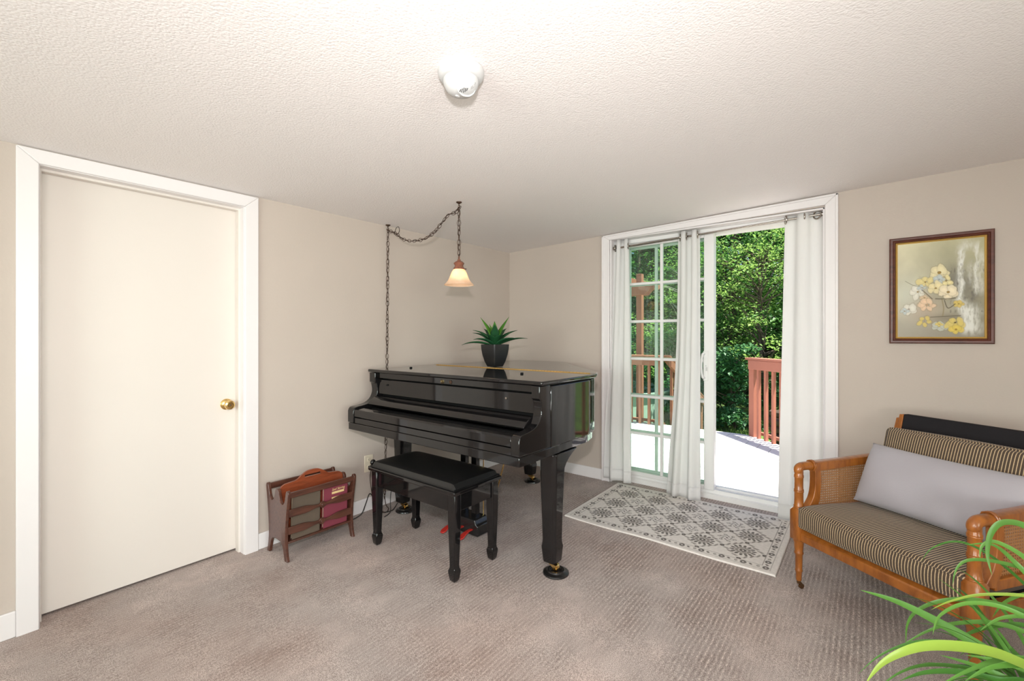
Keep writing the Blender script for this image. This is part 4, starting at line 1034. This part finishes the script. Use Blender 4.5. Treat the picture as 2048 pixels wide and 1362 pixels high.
# ------------------------------------------------------------------ leafy plant in the right foreground
HX_, HY_ = -2.226, -3.286; gz = fz(HX_)
hp_ = thing('potted_grass_plant', (HX_,HY_,gz), 'arching grassy houseplant in the near right corner beside the armchair', 'potted plant')
MB().lathe([(0,0),(.11,0),(.13,.02),(.16,.40),(.165,.46),(.15,.46),(.147,.43),(0,.43)], (HX_,HY_,gz), 32).build('planter', M['pot'], hp_)
MB().lathe([(0,.425),(.148,.425),(.148,.432),(0,.436)], (HX_,HY_,gz), 24).build('soil', M['soil'], hp_)
def blade(mb, pts, w_, ref=(0,0,1)):
    Q = smoothpath(pts, 8); n = len(Q); V = []
    for i, p in enumerate(Q):
        t = (Q[min(i+1,n-1)]-Q[max(i-1,0)]).normalized(); f = i/(n-1)
        sd_ = t.cross(Vector(ref)); sd_ = sd_.normalized() if sd_.length > .05 else Vector((1,0,0))
        nr = sd_.cross(t)
        ww = w_*(.55+.45*min(1,f*4))*max(.03,(1-f**3.5))
        V.append([mb.bm.verts.new(p-sd_*ww+nr*ww*.35), mb.bm.verts.new(p), mb.bm.verts.new(p+sd_*ww+nr*ww*.35)])
    for a_, b_ in zip(V, V[1:]):
        for k in range(2): mb.face([a_[k],a_[k+1],b_[k+1],b_[k]])
LONG = [
 (0.0125,0,[(-2.226,-3.286,0.44),(-2.215,-3.244,0.55),(-2.203,-3.202,0.559),(-2.218,-3.119,0.601),(-2.238,-3.029,0.638),(-2.273,-2.953,0.659)]),
 (0.0112,1,[(-2.226,-3.286,0.44),(-2.283,-3.254,0.608),(-2.34,-3.222,0.628),(-2.416,-3.159,0.671),(-2.482,-3.092,0.691),(-2.524,-3.039,0.687),(-2.549,-2.992,0.653),(-2.571,-2.964,0.612)]),
 (0.0042,1,[(-2.226,-3.286,0.44),(-2.199,-3.288,0.674),(-2.171,-3.29,0.694),(-2.152,-3.249,0.696),(-2.145,-3.178,0.67),(-2.162,-3.124,0.642),(-2.191,-3.088,0.622)]),
 (0.0055,0,[(-2.226,-3.286,0.44),(-2.197,-3.266,0.646),(-2.169,-3.245,0.666),(-2.138,-3.171,0.652),(-2.15,-3.108,0.631),(-2.158,-3.065,0.595),(-2.16,-3.046,0.553),(-2.163,-3.043,0.499)]),
 (0.0055,0,[(-2.226,-3.286,0.44),(-2.208,-3.268,0.64),(-2.19,-3.25,0.66),(-2.206,-3.198,0.679),(-2.238,-3.141,0.678),(-2.288,-3.095,0.657),(-2.325,-3.08,0.627)]),
 (0.0036,0,[(-2.226,-3.286,0.44),(-2.175,-3.271,0.691),(-2.123,-3.255,0.711),(-2.065,-3.215,0.737),(-2.032,-3.175,0.749),(-2.023,-3.139,0.743),(-2.041,-3.1,0.719),(-2.044,-3.081,0.682)]),
 (0.005,0,[(-2.226,-3.286,0.44),(-2.171,-3.275,0.72),(-2.115,-3.264,0.74),(-2.09,-3.216,0.739),(-2.075,-3.17,0.724),(-2.082,-3.146,0.7),(-2.09,-3.136,0.655)]),
 (0.006,0,[(-2.226,-3.286,0.44),(-2.194,-3.285,0.724),(-2.163,-3.285,0.744),(-2.126,-3.25,0.778),(-2.108,-3.209,0.793),(-2.113,-3.186,0.778),(-2.116,-3.182,0.747)]),
 (0.0078,0,[(-2.226,-3.286,0.44),(-2.206,-3.287,0.795),(-2.186,-3.287,0.815),(-2.164,-3.251,0.857),(-2.153,-3.216,0.856),(-2.158,-3.195,0.828),(-2.163,-3.188,0.778),(-2.171,-3.194,0.734)]),
 (0.006,0,[(-2.226,-3.286,0.44),(-2.186,-3.28,0.696),(-2.146,-3.273,0.716),(-2.122,-3.239,0.758),(-2.097,-3.206,0.781),(-2.111,-3.157,0.772)]),
 (0.0045,0,[(-2.226,-3.286,0.44),(-2.226,-3.261,0.549),(-2.227,-3.236,0.558),(-2.213,-3.173,0.572),(-2.215,-3.106,0.564),(-2.235,-3.049,0.548),(-2.269,-2.99,0.51),(-2.303,-2.948,0.465)]),
 (0.0055,0,[(-2.226,-3.286,0.44),(-2.196,-3.266,0.614),(-2.167,-3.247,0.634),(-2.155,-3.197,0.606),(-2.15,-3.156,0.569),(-2.158,-3.129,0.536)]),
 (0.0075,0,[(-2.226,-3.286,0.44),(-2.245,-3.261,0.542),(-2.265,-3.236,0.544),(-2.29,-3.188,0.566),(-2.302,-3.142,0.577),(-2.315,-3.093,0.582)]),
 (0.007,0,[(-2.226,-3.286,0.44),(-2.266,-3.236,0.551),(-2.305,-3.186,0.563),(-2.329,-3.123,0.566),(-2.363,-3.065,0.558),(-2.397,-3.022,0.54)]),
 (0.006,0,[(-2.226,-3.286,0.44),(-2.234,-3.258,0.555),(-2.243,-3.231,0.571),(-2.242,-3.184,0.571),(-2.252,-3.14,0.568)]),
 (0.0055,0,[(-2.226,-3.286,0.44),(-2.208,-3.268,0.607),(-2.19,-3.25,0.627),(-2.17,-3.195,0.622),(-2.158,-3.129,0.587),(-2.16,-3.079,0.547),(-2.18,-3.021,0.489)]),
 (0.0065,0,[(-2.226,-3.286,0.44),(-2.283,-3.254,0.613),(-2.34,-3.222,0.633),(-2.387,-3.163,0.628),(-2.421,-3.12,0.601)]),
 (0.005,0,[(-2.226,-3.286,0.44),(-2.21,-3.266,0.645),(-2.194,-3.245,0.665),(-2.188,-3.204,0.644),(-2.188,-3.172,0.603)]),
 (0.006,0,[(-2.226,-3.286,0.44),(-2.265,-3.26,0.607),(-2.304,-3.235,0.627),(-2.342,-3.187,0.631),(-2.387,-3.131,0.608),(-2.432,-3.075,0.572)]),
 (0.005,0,[(-2.226,-3.286,0.44),(-2.178,-3.274,0.673),(-2.13,-3.261,0.693),(-2.108,-3.225,0.652),(-2.097,-3.206,0.603)]),
 (0.0045,0,[(-2.226,-3.286,0.44),(-2.248,-3.25,0.541),(-2.27,-3.213,0.541),(-2.295,-3.15,0.564),(-2.329,-3.075,0.56),(-2.371,-3.023,0.543),(-2.409,-2.975,0.499)]),
]
for bright, nm in ((0,'long_blades'),(1,'bright_blades')):
    mb = MB()
    for w_, br, pts in LONG:
        if br == bright: blade(mb, pts, w_, (-.72,.12,.68))
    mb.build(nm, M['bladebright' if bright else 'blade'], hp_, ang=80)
crown = Vector((HX_,HY_,gz+.45))
rnd = random.Random(14)
mb = MB()
for k in range(54):
    az = rnd.uniform(0,2*PI); el = rnd.uniform(.5,1.45); L_ = rnd.uniform(.24,.44); w_ = rnd.uniform(.004,.0080)
    p = crown + Vector((rnd.uniform(-.04,.04),rnd.uniform(-.04,.04),-.02)); pts = [p.copy()]; dr = rnd.uniform(1.2,2.6)
    for i in range(7):
        p = p + (Vector((math.cos(az),math.sin(az),0))*math.cos(el)+Vector((0,0,math.sin(el))))*L_/7; el -= dr/7*(.5+i/6); az += rnd.uniform(-.06,.06); pts.append(p.copy())
    blade(mb, pts, w_)
mb.build('leaf_blades', M['blade'], hp_, ang=80)

# ------------------------------------------------------------------ outside: deck, railings, garden
GZ_ = -.62
tag(MB().box(.25,40,-25,25,GZ_-.2,GZ_).build('ground', None or mat('lawn',(.10,.17,.04),.95), smooth=False), 'green lawn below the deck', 'ground', kind='structure')
gm = bpy.data.materials['lawn']; lk(gm, ramp(gm, noise_n(gm, coords(gm), 3.5, 6, .7), [(.35,(.05,.075,.025)),(.52,(.09,.17,.035)),(.7,(.17,.27,.06))]), P(gm).inputs['Base Color'])
def edge_x(y):
    if y > -1.72: return 3.0
    return max(.4, 3.0+(y+1.72))
mb = MB(); y = 3.0
while y > -4.3:
    xe = min(edge_x(y), edge_x(y-.139)); mb.hexa([(.30,y-.139,-.055),(edge_x(y-.139),y-.139,-.055),(edge_x(y),y,-.055),(.30,y,-.055),(.30,y-.139,-.02),(edge_x(y-.139),y-.139,-.02),(edge_x(y),y,-.02),(.30,y,-.02)]); y -= .145
mb.box(.30,.34,-4.2,3.0,-.25,-.056); mb.box(2.86,2.90,-1.6,3.0,-.25,-.056)
for yy in (2.6,.8,-1.2): mb.box(2.70,2.80,yy,yy+.1,GZ_,-.056); mb.box(.5,.6,yy,yy+.1,GZ_,-.056)
tag(mb.build('deck', M['deckwood'], smooth=False), 'sun-bleached plank deck outside the patio door', 'deck')
def railing(A, B, label, n, post_a=True, post_b=True, z0=-.02, zt=1.02, dz=0.0, drop=0.0):
    A, B = Vector((*A,0)), Vector((*B,0)); L_ = (B-A).length; ang = math.atan2(B.y-A.y,B.x-A.x)
    r_ = thing('deck_railing', (A.x,A.y,z0), label, 'railing', rz=ang, local=True)
    sh = lambda u: -drop*u/L_
    def bar(name, u0, u1, h0, h1, v0, v1):
        MB().hexa([(u0,v0,h0+sh(u0)),(u1,v0,h0+sh(u1)),(u1,v1,h0+sh(u1)),(u0,v1,h0+sh(u0)),(u0,v0,h1+sh(u0)),(u1,v0,h1+sh(u1)),(u1,v1,h1+sh(u1)),(u0,v1,h1+sh(u0))]).build(name, M['redstain'], r_, bevel=.004, smooth=False)
    H_ = zt-z0
    for u, on in ((0,post_a),(L_,post_b)):
        if on: MB().box(u-.05,u+.05,-.05,.05,(0 if drop == 0 or u == 0 else GZ_-z0),H_-.03+sh(u)).build('post', M['redstain'], r_, bevel=.004, smooth=False)
    bar('top_rail', -.055, L_+.055, H_-.028, H_, -.1, .06)
    bar('upper_rail', -.0, L_, H_-.15, H_-.03, -.095, -.055); bar('lower_rail', 0, L_, .02, .06, .055, .095)
    for k in range(n):
        u = L_*(k+1)/(n+1); s_ = sh(u)
        MB().box(u-.019,u+.019,-.056,-.018,-.04+s_,H_-.05+s_).build('baluster', M['redstain'], r_, bevel=.003, smooth=False)
    return r_
railing((2.95,-1.785),(.80,-3.935),'red-brown deck railing seen through the open half of the patio door',21)
railing((2.92,2.6),(2.92,-.52),'red-brown deck railing at the far edge seen behind the glazing bars',21)
railing((3.0,-.58),(4.5,-.64),'sloping red-brown stair handrail beyond the far deck railing',9,False,True,-.02,1.0,0,.75)
pg = thing('pergola', (2.95,.2,GZ_), 'red-brown pergola post and beams beyond the far deck railing', 'pergola')
for yy in (-.13,2.4): MB().box(3.09,3.18,yy-.045,yy+.045,GZ_,2.29).build('post', M['redstain'], pg, bevel=.005, smooth=False)
for xx in (3.045,3.182): MB().prism([(-.36,2.10),(-.345,2.06),(-.24,1.95),(2.8,1.95),(2.8,2.12),(-.36,2.12)], 'x', xx, xx+.042).build('beam', M['redstain'], pg, bevel=.004, smooth=False)
for yy in (.0,.5,1.0,1.6,2.2): MB().prism([(2.6,2.125),(2.7,2.125),(4.2,2.125),(4.3,2.17),(4.3,2.23),(2.6,2.23)], 'y', yy-.022, yy+.022).build('rafter', M['redstain'], pg, bevel=.004, smooth=False)

# pool with ladder rail, woodpile
pl = thing('swimming_pool', (6.6,2.5,GZ_), 'pale green above-ground pool behind the far deck railing', 'pool')
M['poolwall'] = painted('pool_wall', (.42,.50,.45), .5, 10, .05, .1)
MB().lathe([(1.85,0),(1.85,.62),(1.92,.64),(1.92,.68),(1.78,.68),(1.78,.2)], (6.6,2.5,GZ_), 48, cap=False).build('pool_wall', M['poolwall'], pl)
wm = mat('pool_water', (.10,.30,.27), .03, spec=.6); MB().lathe([(0,.5),(1.78,.5),(1.78,.51),(0,.51)], (6.6,2.5,GZ_), 48).build('water', wm, pl)
for s in (0,.45): MB().tube(smoothpath([(4.95+s*.2,1.15+s,GZ_+.45),(4.95+s*.2,1.15+s,.08),(4.88+s*.2,1.06+s,.17),(4.75+s*.2,.92+s,.17),(4.68+s*.2,.85+s,.08),(4.68+s*.2,.85+s,GZ_)], 6), .024, 10).build('ladder_rail', M['plastic'], pl)
wp = thing('woodpile', (4.9,-2.2,GZ_), 'low woodpile under a dark tarp beyond the open patio door', 'woodpile')
rnd = random.Random(5); a0 = Vector((4.35,-1.85,GZ_)); dv = Vector((.75,-.66,0)); nv_ = Vector((.66,.75,0))
mb = MB()
for k in range(11):
    for j in range(6):
        c_ = a0+dv*(.07+.135*k+.03*(j%2))+Vector((0,0,.07+.125*j)); r_ = rnd.uniform(.05,.066)
        mb.tube([c_-nv_*.22,c_+nv_*.22], r_, 7)
mb.build('logs', M['bark'], wp)
tp = MB(); tarp = mat('dark_tarp', (.035,.04,.045), .5)
tp.grid(lambda u, v: tuple(a0+dv*(.30+1.3*u)+nv_*(-.28+.56*(.5-.5*math.cos(PI*v)))+Vector((0,0,.30+.52*math.sin(PI*v)**.35+.02*noise.noise((u*9,v*9,0))))), 24, 16); tp.build('tarp', tarp, wp, solid=.006)

# trees and bushes: leaf clumps on trunks
def leaves(mb, n, fn, size, rnd, droop=.3):
    for _ in range(n):
        p = fn(); s_ = size*rnd.uniform(.55,1.25)
        az = rnd.uniform(0,2*PI); t = Vector((math.cos(az)*.9, math.sin(az)*.9, rnd.uniform(-.7,.35)-droop*.3)).normalized()
        sd_ = t.cross(Vector((rnd.uniform(-.5,.5),rnd.uniform(-.5,.5),1))).normalized(); nr = sd_.cross(t)
        q = [p-t*s_*.5, p-t*s_*.05+sd_*s_*.36+nr*s_*.08, p+t*s_*.55-nr*s_*.1, p-t*s_*.05-sd_*s_*.36+nr*s_*.08]
        vs = [mb.bm.verts.new(a_) for a_ in q]
        mb.face([vs[0],vs[1],vs[2]]); mb.face([vs[0],vs[2],vs[3]])
def tree(x, y, h, r, n, size, label, mname, trunk_r=.09, bark='bark', lean=(0,0), low=.15, seed=0, cat='tree', nm='tree', into=None):
    rnd = random.Random(seed)
    if into is None: t_ = thing(nm, (x,y,GZ_), label, cat)
    top = Vector((x+lean[0],y+lean[1],GZ_+h*.85)); b_ = Vector((x,y,GZ_-.05))
    mb = MB() if into is None else into[0]; tr_ = smoothpath([b_, b_.lerp(top,.3)+Vector((rnd.uniform(-.06,.06),rnd.uniform(-.06,.06),0)), b_.lerp(top,.65)+Vector((rnd.uniform(-.1,.1),rnd.uniform(-.1,.1),0)), top], 5)
    mb.tube(tr_, [trunk_r*(1-.75*i/(len(tr_)-1)) for i in range(len(tr_))], 9)
    if into is None: mb.build('trunk', M[bark], t_)
    clumps = []
    nb = MB() if into is None else into[0]
    for k in range(int(20+h*9)):
        zf = rnd.uniform(low,1.0); a_ = rnd.uniform(0,2*PI); rr = r*rnd.uniform(.25,1.0)*(1-.45*abs(zf-.5))
        c_ = b_.lerp(top,min(1,zf*1.1))+Vector((math.cos(a_)*rr,math.sin(a_)*rr,h*.08*rnd.uniform(-1,1)))
        clumps.append((c_, rnd.uniform(.22,.5)*r*.62))
        s_ = b_.lerp(top, max(.05,zf*1.1-.15)); nb.tube([s_, s_.lerp(c_,.5)+Vector((0,0,.06)), c_], [.016,.010,.004], 5)
    if into is None: nb.build('branches', M[bark], t_)
    mb = MB() if into is None else into[1]
    def fn():
        c_, s_ = clumps[rnd.randrange(len(clumps))]
        while True:
            d_ = Vector((rnd.uniform(-1,1),rnd.uniform(-1,1),rnd.uniform(-1,1)))
            if d_.length <= 1: break
        return c_+Vector((d_.x*s_*1.25,d_.y*s_*1.25,d_.z*s_*.6))
    leaves(mb, n, fn, size, rnd)
    if into is None: mb.build('foliage', M[mname], t_, smooth=False)
TREES = [
 (8.4,-2.9,5.2,1.8,5200,.115,'leafy tree rising behind the woodpile','treeleaf',.11,'bark',(.2,.1),.12),
 (8.2,-.3,5.6,1.9,5200,.12,'leafy tree filling the open half of the patio door','treeleaf',.09,'bark',(-.1,-.1),.10),
 (9.3,2.2,6.2,1.9,5200,.125,'tall leafy tree behind the middle curtain','treeleaf',.12,'bark',(0,.2),.10),
 (9.0,5.0,6.0,2.0,5200,.125,'tall leafy tree behind the pergola post','treeleaf',.12,'bark',(.1,0),.10),
 (11.5,0.2,8.0,2.8,8000,.16,'tall dark tree deep in the wood','treeleaf',.18,'bark',(0,0),.06),
 (11.6,-3.8,8.0,2.8,8000,.16,'tall tree deep in the wood at the armchair side','treeleaf',.18,'bark',(0,0),.06),
 (12.0,4.6,8.0,3.0,8000,.16,'tall tree deep in the wood beyond the pool','treeleaf',.18,'bark',(0,0),.06),
 (14.5,1.8,9.0,3.4,9000,.2,'farthest tall tree closing the wood behind the glazing bars','treeleaf',.2,'bark',(0,0),.03),
 (14.8,-2.2,9.0,3.4,9000,.2,'farthest tall tree closing the wood behind the open doorway','treeleaf',.2,'bark',(0,0),.03),
 (10.6,2.6,7.4,2.4,5200,.14,'tall leafy tree between the pool and the dark wood','treeleaf',.15,'bark',(0,0),.15),
 (13.2,3.4,9.0,3.0,8000,.17,'tall tree at the back of the wood behind the pool','treeleaf',.2,'bark',(0,0),.05),
 (13.4,-.2,9.0,3.0,8000,.17,'tall tree at the back of the wood straight behind the open doorway','treeleaf',.2,'bark',(0,0),.05),
 (16.5,4.6,10.5,3.6,8000,.22,'last tree of the wood beyond the pool','treeleaf',.2,'bark',(0,0),.03),
 (19.0,3.0,12.0,4.6,9000,.34,'dense tree at the far back of the wood, left of the open doorway','treeleaf',.25,'bark',(0,0),.02),
 (19.0,-3.6,12.0,4.6,9000,.34,'dense tree at the far back of the wood, behind the woodpile','treeleaf',.25,'bark',(0,0),.02),
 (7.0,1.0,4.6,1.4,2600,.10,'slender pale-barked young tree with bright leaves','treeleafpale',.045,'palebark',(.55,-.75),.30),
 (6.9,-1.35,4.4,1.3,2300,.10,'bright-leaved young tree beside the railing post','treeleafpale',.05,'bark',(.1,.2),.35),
]
far = []
for k, a_ in enumerate(TREES):
    a_ = list(a_)
    if a_[5] < .15: a_[4] = int(a_[4]*2.0); a_[5] *= .70
    if a_[0] >= 10: far.append((a_, 20+k)); continue
    tree(*a_, seed=20+k)
tl = thing('treeline', (13.0,.6,GZ_), 'dense green wood closing the view behind the nearer trees', 'trees', kind='stuff')
into = (MB(), MB())
for a_, sd__ in far: tree(*a_, seed=sd__, into=into)
into[0].build('trunks', M['bark'], tl); into[1].build('foliage', M['treeleaf'], tl, smooth=False)
BUSH = [
 (6.6,-.75,1.9,1.15,2800,.125,'broad-leaved dark bush left of the corner post','bushleaf'),
 (7.3,.5,2.2,1.3,2800,.13,'broad-leaved bush behind the stair handrail','bushleaf'),
 (7.0,-2.7,1.8,1.2,2400,.13,'dark bush behind the tarp-covered woodpile','bushleaf'),
 (8.6,2.6,2.2,1.3,2400,.13,'dark bush at the edge of the pool','bushleaf'),
]
for k, a_ in enumerate(BUSH): tree(*a_[:4], int(a_[4]*1.7), a_[5]*.78, *a_[6:], .035,'bark',(0,0),.05, seed=60+k, cat='bush', nm='bush')
# grass tufts at the wood edge
rnd = random.Random(9); mb = MB()
for _ in range(5000):
    x = rnd.uniform(4.6,7.6); y = rnd.uniform(-4.5,3.5); h = rnd.uniform(.04,.12); a_ = rnd.uniform(0,2*PI); d_ = Vector((math.cos(a_),math.sin(a_),0))*.008; t = Vector((rnd.uniform(-.04,.04),rnd.uniform(-.04,.04),h))
    p = Vector((x,y,GZ_)); vs = [mb.bm.verts.new(q) for q in (p-d_,p+d_,p+t)]; mb.face(vs)
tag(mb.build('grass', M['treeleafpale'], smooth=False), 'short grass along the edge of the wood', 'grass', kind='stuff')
# roof overhang above the door
struct('trim_1', MB().box(.25,.36,-6,3.5,2.42,2.6), M['trim'], 'white roof eave above the patio door outside', cat='eave')

# ------------------------------------------------------------------ light
w = bpy.data.worlds.new('sky'); sc.world = w; w.use_nodes = True; nt = w.node_tree
sky = nt.nodes.new('ShaderNodeTexSky'); sky.sky_type = 'NISHITA'; sky.sun_disc = False; sky.sun_elevation = math.radians(60); sky.sun_rotation = math.radians(195)
nt.links.new(sky.outputs[0], nt.nodes['Background'].inputs[0]); nt.nodes['Background'].inputs[1].default_value = .22
def light(name, typ, loc, energy, col=(1,1,1), rot=None, **kw):
    l = bpy.data.lights.new(name, typ); l.energy = energy; l.color = col
    for k, v in kw.items(): setattr(l, k, v)
    o = bpy.data.objects.new(name, l); C.objects.link(o); o.location = loc
    if rot is not None: o.rotation_euler = rot
    return o
sd_ = Vector((.014,-.368,1)).normalized()
sun = light('sun', 'SUN', (0,0,8), 13, (1,.95,.87), angle=math.radians(.6)); sun.rotation_euler = sd_.to_track_quat('Z','Y').to_euler()
# area lights added at the presumed windows behind the camera to brighten the room
def window_fill(name, loc, direction, energy, sx, sy):
    o = light(name, 'AREA', loc, energy, (.99,.972,.985), shape='RECTANGLE', size=sx, size_y=sy)
    o.rotation_euler = (-Vector(direction)).normalized().to_track_quat('Z','Y').to_euler(); return o
window_fill('window_fill_back', (RX0-.22,(W1[0]+W1[1])/2,(W1[2]+W1[3])/2), (1,0,.14), 112, 2.5, 1.25)
window_fill('window_fill_front', ((W2[0]+W2[1])/2,RY0-.22,(W2[2]+W2[3])/2), (0,1,.16), 98, 2.6, 1.25)
# the photographer's flash, just above the camera
fl = light('camera_flash', 'SPOT', (-3.72,-2.98,1.545), 125, (1,.975,.97), shadow_soft_size=.035, spot_size=math.radians(134), spot_blend=1.0)
fl.rotation_euler = Vector((-.783,-.622,.03)).to_track_quat('Z','Y').to_euler()
# added fill light behind the camera to brighten the ceiling; no lamp stands there
light('ceiling_fill', 'POINT', (-4.7,-4.0,1.02), 88, (1,.965,.95), shadow_soft_size=.3)

# ------------------------------------------------------------------ camera
cam = bpy.data.cameras.new('camera'); co = bpy.data.objects.new('camera', cam); C.objects.link(co)
cam.sensor_width = 36; cam.lens = 897.834*36/2048; cam.shift_y = (674.5-681)/2048; cam.clip_start = .05
co.location = (-3.6912,-2.9691,1.29); co.rotation_euler = (PI/2,0,math.radians(38.4934-90)); sc.camera = co
sc.view_settings.view_transform = 'Standard'; sc.view_settings.look = 'None'; sc.view_settings.gamma = 1; sc.view_settings.use_curve_mapping = False
sc.view_settings.exposure = 0.17
sc.cycles.max_bounces = 10; sc.cycles.diffuse_bounces = 5; sc.cycles.transparent_max_bounces = 24; sc.cycles.use_denoising = True; sc.cycles.sample_clamp_indirect = 6
